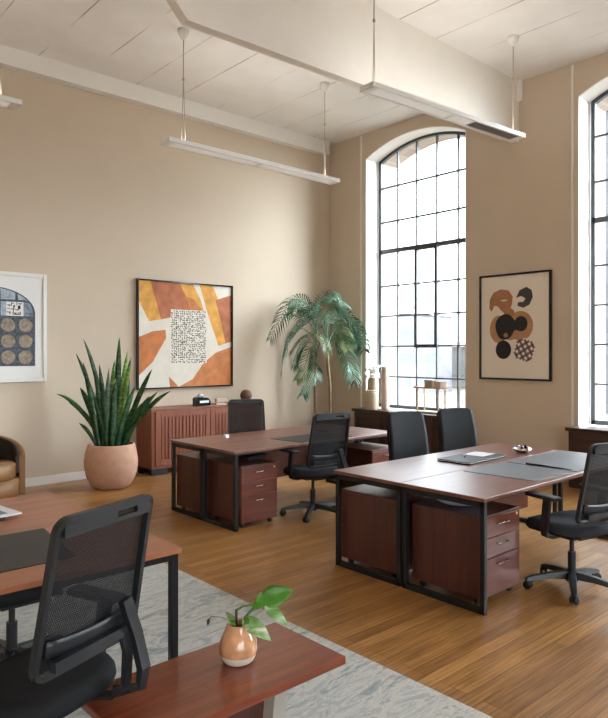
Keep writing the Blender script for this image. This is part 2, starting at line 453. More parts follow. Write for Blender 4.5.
# front of the room: unseen wall, gap and header shaped to steer light
struct(MB().b2((X0, Y0-.2, 3.4), (1.5, Y0, ZC)).b2((1.5, Y0-.2, 0), (8.8, Y0, ZC)).build('wall_front_unseen', 'wall'))
# cornice along the left wall
struct(MB().b2((X0, YW-.13, 5.05), (XW-.13, YW, ZC)).build('trim_1', 'white'))

WIN = [(5.45, 7.40), (1.86, 3.81), (-1.73, .22)]
ZS, ZSP, RISE = .70, 4.84, .23
def arch(y0, y1, n=20, off=0.):
    w = (y1-y0)/2; R = (w*w+RISE*RISE)/(2*RISE); cy = (y0+y1)/2; cz = ZSP+RISE-R
    R -= off; a = math.asin((w-off)/R)
    return [(cy-R*math.sin(a-2*a*k/n), cz+R*math.cos(a-2*a*k/n)) for k in range(n+1)]   # from y0 to y1
def wall_mesh(xa, xb):
    mb = MB(); edges = [Y0-.2]
    ys = sorted(WIN)
    prev = Y0-.2
    fn = lambda u, v, t: (t, u, v)
    for (a, b) in ys:
        mb.prism([(prev, 0), (a, 0), (a, ZC), (prev, ZC)], fn, xa, xb)
        mb.prism([(a, 0), (b, 0), (b, ZS), (a, ZS)], fn, xa, xb)
        ar = arch(a, b)
        for p, q in zip(ar, ar[1:]):
            mb.prism([p, q, (q[0], ZC), (p[0], ZC)], fn, xa, xb)
        prev = b
    mb.prism([(prev, 0), (YW, 0), (YW, ZC), (prev, ZC)], fn, xa, xb)
    bmesh.ops.remove_doubles(mb.bm, verts=mb.bm.verts[:], dist=1e-5)
    return mb
struct(wall_mesh(XW, 8.30).build('wall_right', 'wall'))
struct(wall_mesh(8.37, 8.80).build('wall_right_exterior', 'brick'))
tn = 2
for (a, b) in WIN:      # white reveal lining: jambs, arched soffit and inner sill
    mb = MB(); t = .012
    path = [(a, ZS)]+arch(a, b)+[(b, ZS)]
    inner = [(a+t, ZS)]+arch(a, b, off=t)+[(b-t, ZS)]
    for i in range(len(path)-1):
        mb.prism([path[i], path[i+1], inner[i+1], inner[i]], lambda u, v, tt: (tt, u, v), XW-.004, 8.37)
    mb.b2((XW-.004, a+t, ZS), (8.37, b-t, ZS+.03))
    struct(mb.build('trim_%d' % tn, 'white')); tn += 1
for y in (7.495, 3.875):   # slim vertical conduit strips left of the windows
    struct(MB().b2((XW-.02, y-.014, 0), (XW, y+.014, ZC-.02), None, .004).build('trim_%d' % tn, 'white')); tn += 1

def make_window(k, a, b, vent=True):
    a += .03; b -= .03
    xf = 8.335
    root = bpy.data.objects.new('window_%d' % k, None); C.objects.link(root); root['kind'] = 'structure'
    fn = lambda u, v, t: (t, u, v)
    fr = MB(); t = .05
    path = [(a, ZS+.03)]+arch(a, b)+[(b, ZS+.03)]; inn = [(a+t, ZS+.03)]+arch(a, b, off=t)+[(b-t, ZS+.03)]
    path = [(y, min(z, z)) for y, z in path]
    for i in range(len(path)-1):
        fr.prism([path[i], path[i+1], inn[i+1], inn[i]], fn, xf-.03, xf+.03)
    fr.b2((xf-.03, a, ZS+.03), (xf+.03, b, ZS+.085))
    fr.b2((xf-.03, a, 3.29), (xf+.03, b, 3.355))
    fr.build('window_frame', 'frame_steel', root)
    bars = MB(); w = (b-a)/5
    cols = [b-.392*i for i in range(4, 0, -1)]
    wd = (b-a)/2; R = (wd*wd+RISE*RISE)/(2*RISE); cy = (a+b)/2
    for y in cols:
        zt = ZSP+RISE-R+math.sqrt(R*R-(y-cy)**2)-.02
        bars.b2((xf-.02, y-.012, ZS+.06), (xf+.02, y+.012, zt))
    for z in (1.243, 1.745, 2.245, 2.745, 3.81, 4.385):
        bars.b2((xf-.019, a+.02, z-.0115), (xf+.019, b-.02, z+.0115))
    bars.build('glazing_bar', 'frame_steel', root)
    sash = MB(); y0, y1, z0, z1 = cols[2]-w, cols[2], 1.745, 3.30
    y0, y1 = cols[1], cols[2]
    q = .026
    for A, B in (((y0-q, z0-q), (y0+q, z1)), ((y1-q, z0-q), (y1+q, z1)), ((y0, z0-q), (y1, z0+q)), ((y0, z1-q), (y1, z1+.01))):
        sash.b2((xf-.045, A[0], A[1]), (xf+.03, B[0], B[1]))
    sash.build('vent_sash', 'frame_steel', root)
    g = MB(); pl = [(a+.02, ZS+.05), (b-.02, ZS+.05)]+arch(a, b, off=.03)[::-1]
    g.prism(pl, fn, xf-.002, xf+.002)
    g.build('window_glass', 'glass', root)
for k, (a, b) in enumerate(WIN): make_window(k+1, a, b)

# plaster beam with a chamfered end, dropping from the ceiling
bm_ = MB()
bm_.prism([(2.87, 4.36), (XW, 4.46), (XW, ZC), (2.0, ZC)], lambda u, v, t: (u, t, v), 4.618, 4.72)
o = struct(bm_.build('trim_%d' % tn, 'beam')); tn += 1
mbc = MB().b2((XW-.05, 4.55, 5.0), (XW, 4.80, ZC), None, .01)
struct(mbc.build('trim_%d' % tn, 'beam')); tn += 1

# ------------------------------------------------------------------ outside
struct(MB().b2((8.9, -90, -1.6), (140, 120, -1.5)).build('ground', 'ground'))
struct(MB().b2((-120, -140, -1.7), (140, 140, -1.62)).build('street', 'unseen_asphalt'))  # unseen dark ground, added to cut light rising from below
def building(loc, s, m, label):
    t = thing('building', label, 'building', loc)
    MB().b2((-s[0]/2, -s[1]/2, 0), (s[0]/2, s[1]/2, s[2]), None).build('wall', m, t)
    MB().b2((-s[0]/2-.2, -s[1]/2-.2, s[2]), (s[0]/2+.2, s[1]/2+.2, s[2]+.4)).build('roof', 'white', t)
building((40, 33.5, -1.5), (8, 4.5, 6), 'facade_b', 'hazy lilac low building seen low in the left panes of the arched window')
building((52, 32, -1.5), (8, 14, 3.6), 'facade_c', 'pale low building across the street seen through the middle of the arched window')
building((72, 24, -1.5), (10, 14, 5.5), 'facade_a', 'pale beige block seen low on the right of the arched window')
building((38, 12.4, -1.5), (8, 7, 15.6), 'facade_b', 'tall lilac grey block seen through the window at the right edge')

def blob_bush(name, loc, r, m, label, cat='bush'):
    t = thing(name, label, cat, loc)
    mb = MB()
    for i in range(420):
        v = Vector((random.gauss(0, 1), random.gauss(0, 1), random.gauss(0, 1))).normalized()*r*random.uniform(.6, 1)
        v.z = abs(v.z)*1.2+.2
        s = r*.17; a = Vector((random.gauss(0, 1), random.gauss(0, 1), random.gauss(0, 1))).normalized()
        b = a.cross(v.normalized()).normalized()
        vs = [mb.bm.verts.new(v+a*s), mb.bm.verts.new(v+b*s*.6), mb.bm.verts.new(v-a*s), mb.bm.verts.new(v-b*s*.6)]
        f = mb.bm.faces.new(vs)
    mb.build('foliage', m, t)
    MB().tube([(0, 0, 0), (0, 0, .4*r)], .06, n=8).build('trunk', 'trunk', t)
blob_bush('shrub', (22, 7.6, -1.5), 1.1, 'bush_y', 'yellow and red autumn shrub outside the window at the right edge', 'shrub')

# ------------------------------------------------------------------ radiator covers below the windows
def cover(y0, y1, label):
    t = thing('radiator_cover', label, 'radiator cover', (7.86, (y0+y1)/2, 0), 0, None)
    L = y1-y0; hx = XW-7.86-.006
    d0 = 7.735-7.86
    MB().b2((d0-.03, -L/2-.03, .69), (hx, L/2+.03, .735), None, .006).build('top', 'walnut', t)
    body = MB()
    body.b2((d0+.02, -L/2, .06), (hx, L/2, .69))
    body.b2((d0+.01, -L/2, 0), (hx, L/2, .10), None, .004)
    body.build('body', 'walnut', t)
    n = 4; w = L/n
    for i in range(n):
        p = MB(); ya = -L/2+i*w
        for A, B in (((ya, .10), (ya+.07, .69)), ((ya+w-.07, .10), (ya+w, .69)), ((ya+.07, .10), (ya+w-.07, .17)), ((ya+.07, .61), (ya+w-.07, .69))):
            p.b2((d0, A[0]+.002, A[1]), (d0+.02, B[0]-.002, B[1]), None, .003)
        p.build('panel', 'walnut', t)
cover(5.42, 7.40, 'dark walnut radiator cover below the arched window, holding pale vases')
cover(1.86, 3.80, 'dark walnut radiator cover below the window at the right edge')

# outlet
t = thing('wall_outlet', 'small white outlet on the tan wall under the organic shapes print', 'outlet', (XW, 5.36, .70))
MB().b2((-.008, -.035, -.055), (0, .035, .055), None, .003).build('plate', 'white', t)
MB().b2((-.011, -.015, .008), (-.007, .015, .04), None, .002).b2((-.011, -.015, -.04), (-.007, .015, -.008), None, .002).build('socket', 'white', t)

# ------------------------------------------------------------------ rug
o = MB().b2((-2.6, -1.0, 0), (2.60, 4.56, .009), None, .003).build('area_rug', 'rug')
tag(o, 'distressed blue grey and beige area rug under the foreground desk', 'rug')

# ------------------------------------------------------------------ desks
def make_desk(name, label, x0, x1, y0, y1, group, modesty=None, ztop=.735):
    t = thing(name, label, 'desk', ((x0+x1)/2, (y0+y1)/2, 0), 0, group)
    L, D = x1-x0, y1-y0
    MB().box((0, 0, ztop-.0125), (L, D, .025), None, .004).build('tabletop', 'mahog', t)
    for sx in (-1, 1):
        f = MB(); xx = sx*(L/2-.03); w = .034
        zt = ztop-.025
        f.box((xx, -D/2+w/2+.008, zt/2), (w, w, zt), None, .003); f.box((xx, D/2-w/2-.008, zt/2), (w, w, zt), None, .003)
        f.box((xx, 0, .02), (w, D-.02, .04), None, .003); f.box((xx, 0, zt-.02), (w, D-.02, .04), None, .003)
        f.build('leg_frame', 'blackmetal', t)
    for yy in (-D/2+.06, D/2-.06):
        MB().box((0, yy, ztop-.036), (L-.12, .03, .022), None, .002).build('rail', 'blackmetal', t)
    if modesty:
        MB().b2((-L/2+.64, modesty*(D/2-.03)-.009, .31), (L/2-.64, modesty*(D/2-.03)+.009, .69), None, .002).build('modesty_panel', 'mahog_dr', t)
    return t
DK = 'black framed mahogany desks'
make_desk('office_desk', 'near half of the right mahogany desk pair, with grey desk mats on it', 3.565, 5.87, 2.292, 2.968, None, 1)
make_desk('office_desk', 'far half of the right back to back mahogany desk pair, holding the dark folder', 3.565, 5.87, 2.972, 3.63, None, -1)
make_desk('office_desk', 'near half of the rear mahogany desk pair, beside its mesh chair', 3.53, 5.82, 4.885, 5.443, None, 1)
make_desk('office_desk', 'far half of the rear mahogany desk pair, nearest the fluted credenza', 3.53, 5.82, 5.447, 6.03, None, -1)
# foreground desk with a cherry top
t = thing('large_desk', 'large desk with orange brown top on the rug at the lower left', 'desk', (.505, 3.485, 0))
L, D = 2.24, 1.64
MB().box((0, 0, .7225), (L, D, .025), None, .004).build('tabletop', 'cherry', t)
for sx in (-1, 1):
    for sy in (-1, 1):
        MB().b2((sx*(L/2-.03)-.018, sy*(D/2-.03)-.018, .009), (sx*(L/2-.03)+.018, sy*(D/2-.03)+.018, .71), None, .003).build('leg', 'blackmetal', t)
for sy in (-1, 1): MB().box((0, sy*(D/2-.03), .695), (L-.1, .03, .03)).build('rail', 'blackmetal', t)
for sx in (-1, 1): MB().box((sx*(L/2-.03), 0, .695), (.03, D-.1, .03)).build('rail', 'blackmetal', t)

# ------------------------------------------------------------------ drawer pedestals (front faces -Y)
def make_pedestal(label, x, y, rz, w=.47, d=.56, group=None):
    t = thing('drawer_pedestal', label, 'pedestal', (x, y, 0), rz, group)
    z0, z1 = .055, .585
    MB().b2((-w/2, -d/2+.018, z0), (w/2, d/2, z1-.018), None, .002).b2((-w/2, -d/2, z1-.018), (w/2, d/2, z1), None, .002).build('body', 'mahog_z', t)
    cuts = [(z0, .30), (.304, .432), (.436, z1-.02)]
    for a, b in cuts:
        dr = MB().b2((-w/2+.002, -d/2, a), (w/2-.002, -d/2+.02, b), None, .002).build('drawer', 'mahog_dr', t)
        hz = b-.045
        h = MB().tube([(-.055, -d/2, hz), (-.055, -d/2-.022, hz), (.055, -d/2-.022, hz), (.055, -d/2, hz)], .005, n=8)
        h.build('handle', 'chrome', dr)
    MB().lathe([(0, -.004), (.010, -.004), (.010, .004), (0, .004)], (w/2-.04, -d/2, .545), n=14, axis=Matrix.Rotation(PI/2, 3, 'X')).build('lock', 'brass', t)
    for sx in (-1, 1):
        for sy in (-1, 1):
            MB().lathe([(0, -.012), (.025, -.012), (.028, 0), (.025, .012), (0, .012)], (sx*(w/2-.05), sy*(d/2-.06), .028), n=16, axis=Matrix.Rotation(PI/2, 3, 'Y')).b2((sx*(w/2-.05)-.015, sy*(d/2-.06)-.015, .03), (sx*(w/2-.05)+.015, sy*(d/2-.06)+.015, .056)).build('caster', 'plastic_d', t)
    return t
p0 = make_pedestal('mahogany drawer pedestal under the near right desk beside the turned chair', 3.895, 2.655, 0)
dup(p0, (3.87, 3.336, 0), PI, 'mahogany pedestal showing its plain back half under the far right desk')
p1 = make_pedestal('x', 0, 0, 0, .43, .53)
p1.location = (3.845, 5.18, 0); p1['label'] = ('mahogany drawer pedestal under the rear desk with three chrome handles, left of the mesh chair')
#dup(p0, (3.99, 5.17, 0), 0, 'mahogany drawer pedestal under the rear desk with three chrome handles, left of the mesh chair')
dup(p1, (3.80, 5.725, 0), PI, 'mahogany pedestal at the far left end of the rear desk, its plain side showing')
dup(p0, (5.50, 5.045, 0), 0, 'mahogany drawer pedestal at the window end of the rear desk, behind the mesh chair')

# ------------------------------------------------------------------ office chairs (face +Y, origin on the floor)
def rounded_loop(w_b, w_t, z0, z1, yfn, r=.05, n=6):
    pts = []
    for (cx, cz, a0) in ((w_b-r, z0+r, -90), (w_t-r, z1-r, 0), (-w_t+r, z1-r, 90), (-w_b+r, z0+r, 180)):
        for k in range(n+1):
            a = math.radians(a0+90*k/n)
            pts.append((cx+r*math.cos(a), cz+r*math.sin(a)))
    return [Vector((x, yfn(z, x), z)) for x, z in pts]
def yback(z, x=0):
    s = (z-.53)/.52
    return -.215-.10*s+.02*math.sin(PI*min(1, max(0, s)))+.10*x*x*2.0-.02
def make_chair(label, loc, rz, net='net', frame='plastic', seatm='fabric', solid=False, base_rot=0., lift=0., back_up=0., group=None):
    t = thing('office_chair', label, 'chair', loc, rz, group)
    # base
    hub = MB().cyl((0, 0, .055), .042, .075, n=20, r2=.034)
    base = hub.build('base_hub', frame, t)
    for k in range(5):
        a = base_rot+2*PI*k/5; d = Vector((math.cos(a), math.sin(a), 0)); w = Vector((-d.y, d.x, 0))
        lg = MB()
        secs = [(.03, .125, .032, .05), (.15, .112, .026, .038), (.27, .09, .022, .03), (.315, .075, .02, .022), (.325, .068, .012, .014)]
        rings = []
        for r, z, hw, hh in secs:
            rings.append([lg.bm.verts.new(d*r+w*x+Vector((0, 0, z+zz))) for x, zz in ((-hw, -hh), (hw, -hh), (hw*.7, 0), (-hw*.7, 0))])
        for A, B in zip(rings, rings[1:]):
            for q in range(4): lg.bm.faces.new((A[q], A[(q+1) % 4], B[(q+1) % 4], B[q]))
        lg.bm.faces.new(rings[0][::-1]); lg.bm.faces.new(rings[-1])
        leg = lg.build('base_leg', frame, t)
        c = MB(); p = d*.305
        ax = Matrix.Rotation(a+.9, 3, 'Z') @ Matrix.Rotation(PI/2, 3, 'Y')
        off = Matrix.Rotation(a+.9, 3, 'Z') @ Vector((.016, 0, 0))
        for s in (-1, 1):
            c.lathe([(0, -.010), (.022, -.010), (.028, -.006), (.028, .006), (.022, .010), (0, .010)], p+off*s+Vector((0, 0, .028)), n=16, axis=ax)
        c.cyl(p+Vector((0, 0, .03)), .009, .03, n=8)
        c.build('caster', 'plastic_d', leg)
    L_ = lift
    MB().cyl((0, 0, .12), .027, .14+L_*.5, n=16).cyl((0, 0, .25+L_*.5), .016, .14+L_*.5, n=16).build('gas_lift', 'plastic_d', t)
    def Z(z): return z+L_
    mech = MB().box((0, -.02, Z(.395)), (.20, .26, .035), None, .008)
    mech.tube([(.08, .02, Z(.39)), (.24, .04, Z(.385)), (.28, .04, Z(.385))], .007, n=8)
    mech.build('tilt_mechanism', 'plastic_d', t)
    # seat
    st = MB(); prof = [(.0, .408), (.80, .408), (.96, .418), (1.0, .440), (.985, .468), (.93, .487), (.75, .492), (.4, .486), (0, .484)]
    N = 40; rings = []
    for f, z in prof:
        ring = []
        for k in range(N):
            a = 2*PI*k/N; ca, sa = math.cos(a), math.sin(a); e = .62
            x = .255*f*abs(ca)**e*(1 if ca >= 0 else -1); y = .245*f*abs(sa)**e*(1 if sa >= 0 else -1)
            x *= 1+.06*(y/.245)
            zz = z - (.035*max(0, (y-.12)/.12)**2 if z > .43 else .02*max(0, (y-.12)/.12)**2)
            ring.append(st.bm.verts.new((x, y+.02, Z(zz))))
        rings.append(ring)
    for A, B in zip(rings, rings[1:]):
        for q in range(N):
            f = st.bm.faces.new((A[q], A[(q+1) % N], B[(q+1) % N], B[q])); f.smooth = True
    bmesh.ops.remove_doubles(st.bm, verts=st.bm.verts[:], dist=1e-5)
    st.build('seat', seatm, t)
    MB().box((0, .02, Z(.405)), (.40, .38, .016), None, .006).build('seat_pan', 'plastic_d', t)
    # back
    def Z(z): return z+L_+back_up
    if solid:
        pn = MB()
        def sf(u, v):
            x = (u-.5)*2; s = v
            w = .225-.02*s
            # rounded corners
            cz = .53+.52*s
            k = 1.
            e = min(s, 1-s)*.52
            if e < .05: k = 1-.05/w*(1-math.sqrt(max(0, 1-((.05-e)/.05)**2)))
            return Vector((x*w*k, yback(cz, x*w)+.012, Z(cz)))
        pn.grid(sf, 14, 26, thick=.035)
        pn.build('backrest', 'slate', t)
    sw = .03 if solid else 0
    loop = rounded_loop(.226-sw, .214-sw, .53+sw, 1.05-sw, yback, .038)
    loop = [Vector((p.x, p.y-(.02 if solid else 0), Z(p.z))) for p in loop]
    fr = MB().tube(loop, 0, closed=True, flat=(.020, .026, (0, 1, 0)))
    if not solid:      # head rail with a hand slot
        yy = yback(1.03)
        for A, B in (((-.20, .995), (.20, 1.010)), ((-.20, 1.032), (.20, 1.046)), ((-.20, 1.005), (.03, 1.04)), ((.13, 1.005), (.20, 1.04))):
            fr.b2((A[0], yy-.010, Z(A[1])), (B[0], yy+.010, Z(B[1])))
    fr.build('back_frame', 'slate' if solid else frame, t)
    if not solid:
        nt_ = MB().grid(lambda u, v: Vector(((u-.5)*2*(.222-.01*v), yback(.55+.48*v, (u-.5)*2*.2), Z(.55+.48*v))), 10, 20)
        nt_.build('back_mesh', net, t)
        lb = MB().grid(lambda u, v: Vector(((u-.5)*2*.20, yback(.60+.055*v, (u-.5)*2*.2)-.022, Z(.60+.055*v-.015*math.cos((u-.5)*PI)))), 10, 3, thick=.012)
        lb.build('lumbar_bar', frame, t)
    # back support: cross bar, bent bracket under the seat and a tall upright on the right
    yk = MB(); yb = yback(.56)-.035
    yk.tube([(-.19, yb, Z(.575)), (.17, yb, Z(.575))], 0, flat=(.028, .035, (0, 0, 1)))
    yk.tube([(.10, yb, Z(.575)), (.125, yb-.005, Z(.56)), (.14, yb-.01, Z(.50)), (.145, -.27, Z(.43)-back_up), (.12, -.22, Z(.397)-back_up), (.06, -.08, Z(.392)-back_up)], 0, flat=(.034, .022, (0, 1, .2)))
    yk.build('back_support', frame, t)
    up_ = MB()
    up_.tube([(.125, yback(.69)-.035, Z(.690)), (.135, yback(.64)-.05, Z(.64)), (.165, yback(.56)-.06, Z(.56)), (.182, -.32, Z(.475)-back_up*.7), (.18, -.31, Z(.425)-back_up), (.14, -.22, Z(.402)-back_up)], 0, flat=(.042, .03, (0, 1, .2)))
    if solid: up_.bm.free()
    else: up_.build('side_upright', frame, t)
    # arms
    def Z(z): return z+L_
    for s in (() if solid else (-1, 1)):
        ar = MB()
        ar.tube([(s*.10, .0, Z(.395)), (s*.22, .0, Z(.392)), (s*.262, .0, Z(.405)), (s*.278, -.005, Z(.44)), (s*.285, -.02, Z(.54)), (s*.285, -.035, Z(.665))], 0, flat=(.055, .024, (1, 0, .2)))
        arm = ar.build('arm_post', frame, t)
        MB().box((s*.28, .01, Z(.672)), (.085, .25, .028), None, .012, seg=3).build('arm_pad', 'plastic_d', arm)
    return t
R = math.radians
def make_stool(label, loc):
    ch_ = make_chair(label, loc, 0, solid=True, seatm='seatblack', frame='plastic_d', base_rot=R(20))
    ch_.name = 'swivel_stool'; ch_['category'] = 'stool'
    for c in list(ch_.children):
        if c.name.split('.')[0] in ('backrest', 'back_frame', 'back_support', 'side_upright'): bpy.data.objects.remove(c)
make_stool('black swivel stool tucked under the orange brown desk, at the left edge', (1.13, 3.50, .009))
make_chair('charcoal mesh office chair at the right edge, turned toward the near right desk', (4.45, 2.16, 0), R(-13), base_rot=R(222))
make_chair('charcoal mesh office chair at the rear desk, with its back to the camera', (4.50, 4.88, 0), R(-7), base_rot=R(222))
make_chair('dark mesh office chair behind the rear desk, in front of the credenza', (4.77, 6.30, 0), R(150), net='net')
make_chair('slate backed chair behind the right desk pair, left one of two', (5.05, 3.93, 0), R(163), solid=True)
make_chair('slate backed chair behind the right desk pair, nearer the tan wall', (5.73, 3.84, 0), R(158), solid=True)
ch = make_chair('large black mesh chair in the foreground, tucked at the orange brown desk', (.875, 2.40, .009), R(21), net='net_big', seatm='seatblack', frame='plastic', base_rot=R(50), lift=.0, back_up=.065)

# ------------------------------------------------------------------ foreground bench with vase
zb = .375
t = thing('low_bench', 'low mahogany bench on the rug in the foreground under the peach vase', 'bench', (1.485, 2.165, .009))
hb = zb-.009
MB().box((0, 0, hb-.0175), (.97, .47, .035), None, .006).build('top', 'bench', t)
for s in (-1, 1):
    lg = MB()
    lg.prism([(-.105+s*.26-.03, 0), (-.105+s*.26+.03, 0), (-.105+s*.30+.03, hb-.035), (-.105+s*.30-.03, hb-.035)], lambda u, v, tt: (u, tt, v), -.16, .16)
    lg.build('leg', 'greige', t)
MB().box((-.105, 0, hb-.135), (.52, .20, .20), None, .003).build('stretcher', 'mahog_z', t)

t = thing('vase_plant', 'green and white trailing leaves in a round peach glazed vase on the bench', 'plant', (1.605, 2.195, zb))
t.scale = (.95, .95, .95)
vp = [(0, .003), (.058, .003), (.068, .012), (.080, .04), (.084, .065), (.080, .09), (.066, .122), (.054, .148), (.050, .162), (.047, .168), (.043, .166), (.046, .148), (.05, .12), (0, .115)]
v = MB().lathe([(r, z) for r, z in vp if z >= .035 or r == 0][1:] if False else vp[3:], m='glaze', n=40)
v.lathe(vp[:4], m='bisque', n=40)
bmesh.ops.remove_doubles(v.bm, verts=v.bm.verts[:], dist=1e-5)
v.build('vase', None, t)
MB().cyl((0, 0, .125), .046, .015, n=24).build('soil', 'soil', t)
RV = Vector((S48, -C48, 0)); FV = Vector((C48, S48, 0))
def vp3(u, z, d=0): return RV*u+Vector((0, 0, z))+FV*d
def leaf(name, base, tip, width, mat, parent, nrm, bend=.02, fold=.15, rows=14):
    base, tip, nrm = Vector(base), Vector(tip), Vector(nrm)
    ax = tip-base; L = ax.length; a = ax.normalized(); side = a.cross(nrm).normalized(); up = side.cross(a).normalized()
    def f(u, v):
        s = u; w = width*(math.sin(PI*min(1, s**.72))**.85)*(1 if s < 1 else 0)+.0008
        x = (v-.5)*2
        return base+a*L*s+side*x*w+up*(bend*math.sin(PI*s)+abs(x)*w*fold)
    MB().grid(f, rows, 6, thick=.0012).build(name, mat, parent)
def stem(pts, r, mat, parent): MB().tube(pts, r, n=7).build('stem', mat, parent)
stem([vp3(-.005, .13), vp3(-.008, .19), vp3(-.008, .225)], .006, 'stem_d', t)
stem([vp3(.005, .13), vp3(.03, .19), vp3(.06, .225), (vp3(.10, .245))], .006, 'stem', t)
stem([vp3(-.008, .22), vp3(.02, .238), vp3(.06, .245)], .005, 'stem', t)
stem([vp3(.10, .245), vp3(.125, .225), vp3(.14, .20)], .004, 'stem', t)
up = Vector((0, 0, 1)); cam = -FV
leaf('leaf', vp3(.10, .262), vp3(.235, .295, .03), .046, 'pothos', t, cam+up*.5, .012)
leaf('leaf', vp3(.085, .25), vp3(.10, .30), .014, 'pothos', t, cam, .004)
leaf('leaf', vp3(.06, .235), vp3(.14, .255), .020, 'pothos', t, cam+up, .01)
leaf('leaf', vp3(.115, .24), vp3(.212, .165, -.02), .024, 'pothos_w', t, cam+up*.8, .015)
leaf('leaf', vp3(.02, .185), vp3(.145, .11, -.05), .034, 'pothos_w', t, cam+up*.8, .02)
leaf('leaf', vp3(.015, .17), vp3(.06, .175, -.02), .018, 'pothos', t, cam+up, .01)
leaf('leaf', vp3(-.01, .16), vp3(-.055, .215), .014, 'stem', t, cam+up, .006)
leaf('leaf', vp3(-.01, .16), vp3(-.04, .175, -.02), .012, 'pothos', t, cam+up, .006)
stem([vp3(-.02, .165), vp3(-.07, .19), vp3(-.115, .195), vp3(-.13, .18)], .0018, 'stem', t)
leaf('leaf', vp3(-.128, .185), vp3(-.132, .155), .006, 'stem_d', t, cam, .002)

# ------------------------------------------------------------------ things on the desks
def slab(name, label, cat, poly, z0, z1, mat, mb=None):
    cx = sum(p[0] for p in poly)/len(poly); cy = sum(p[1] for p in poly)/len(poly)
    o = MB().prism([(x-cx, y-cy) for x, y in poly], lambda u, v, t: (u, v, t), 0, z1-z0).build(name, mat, None, (cx, cy, z0))
    return tag(o, label, cat)
zt = .735
slab('desk_mat', 'grey desk mat on the near right desk, left one of the two', 'desk mat', [(4.27, 2.93), (4.31, 2.36), (4.87, 2.36), (4.87, 2.93)], zt, zt+.004, 'matgrey')
slab('desk_mat', 'grey desk mat under the black pen on the near right desk', 'desk mat', [(4.885, 2.93), (4.885, 2.33), (5.80, 2.33), (5.80, 2.93)], zt, zt+.005, 'matgrey')
t = thing('pen', 'slim black pen lying on the right grey desk mat', 'pen', (4.90, 2.64, zt+.005), 0)
MB().tube([(0, .12, .007), (0, -.16, .005)], [.009, .005], n=8).build('barrel', 'blackgloss', t)
MB().tube([(0, -.16, .005), (0, -.26, .003)], [.005, .002], n=8).build('tip', 'blackgloss', t)
t = thing('document_folder', 'closed dark folder lying on the far right desk under papers', 'folder', (4.82, 3.215, zt), R(3))
MB().box((0, 0, .004), (.60, .31, .008), None, .002).build('back_cover', 'blackgloss', t)
MB().box((.0, .0, .0115), (.585, .295, .007)).build('page_block', 'paper', t)
MB().box((0, 0, .018), (.60, .31, .006), None, .002).build('front_cover', 'matdark', t)
slab('paper_sheet', 'white paper sheet lying on the dark folder', 'paper', [(4.86, 3.34), (4.88, 3.15), (5.10, 3.17), (5.08, 3.36)], zt+.021, zt+.023, 'paper')
t = thing('pen', 'short blue pen lying on the dark folder beside the paper', 'pen', (4.78, 3.26, zt+.029), R(30))
MB().tube([(-.07, 0, 0), (.07, 0, 0)], .008, n=10).build('barrel', 'blue', t)
MB().tube([(.07, 0, 0), (.09, 0, 0)], [.007, .002], n=10).build('tip', 'silver', t)
t = thing('trinket_dish', 'small silver dish of trinkets on the far right desk', 'dish', (5.47, 3.12, zt))
MB().lathe([(0, .002), (.05, .002), (.07, .015), (.085, .04), (.08, .04), (.066, .018), (0, .010)], n=28).build('bowl', 'chrome', t)
for i in range(7):
    a = i*.9; MB().lathe([(0, -.016), (.012, -.012), (.017, 0), (.012, .012), (0, .016)], (.04*math.cos(a)*(i > 0), .04*math.sin(a)*(i > 0), .045+.012*(i % 2)), n=10).build('trinket', ['silver', 'stone', 'blackgloss'][i % 3], t)
t = thing('tray', 'shiny pale blue oval tray on the pedestal under the near right desk', 'tray', (3.93, 2.72, .585))
MB().lathe([(0, 0), (.13, 0), (.17, .02), (.18, .045), (.165, .045), (.15, .022), (0, .012)], n=32).build('dish', 'bluegrey', t)
# cables / power strip under the rear desk
t = thing('power_strip', 'black power strip with a loop of cable on the rear pedestal', 'power strip', (4.02, 5.2, .585), R(15))
MB().box((0, 0, .02), (.30, .06, .04), None, .008).build('housing', 'plastic_d', t)
MB().tube([(.15, 0, .02), (.19, .05, .015), (.15, .12, .012), (0, .14, .012), (-.12, .10, .012)], .008, n=8).build('cable', 'plastic_d', t)
slab('desk_mat', 'black desk mat on the rear mahogany desk behind the mesh chair', 'desk mat', [(4.35, 5.38), (4.40, 4.93), (5.12, 4.93), (5.12, 5.38)], zt, zt+.004, 'matdark')
t = thing('phone', 'slim dark phone lying near the window end of the rear desk', 'phone', (5.22, 5.42+.1, zt), R(70))
MB().box((0, 0, .005), (.16, .08, .010), None, .004).build('case', 'blackgloss', t); MB().box((0, 0, .0103), (.148, .07, .0006)).build('screen', 'blackgloss', t)
t = thing('eraser', 'small white block on the left end of the rear desk', 'eraser', (4.07, 5.78, zt), R(20))
MB().box((0, 0, .015), (.06, .03, .03), None, .005).build('block', 'paper', t); MB().box((-.012, 0, .015), (.028, .032, .032), None, .003).build('sleeve', 'matboard', t)
slab('desk_mat', 'large black desk mat on the foreground orange brown desk', 'desk mat', [(1.265, 3.43), (1.20, 2.86), (.15, 2.86), (.15, 3.43)], zt, zt+.004, 'matdark')
t = thing('magazine', 'magazine with a white and teal cover on the foreground desk, at the left edge', 'magazine', (1.07, 3.86, zt+.022), R(8))
MB().box((0, 0, .004), (.34, .30, .008)).build('pages', 'paper', t); MB().box((-.02, 0, .0085), (.26, .22, .001)).build('cover_picture', 'bluepaper', t)
t = thing('notebook', 'dark notebook under the magazine on the foreground desk', 'notebook', (1.02, 3.83, zt), R(8))
MB().box((0, 0, .011), (.27, .25, .022), None, .004).build('cover', 'matdark', t); MB().box((.003, 0, .011), (.255, .240, .014)).build('pages', 'paper', t)

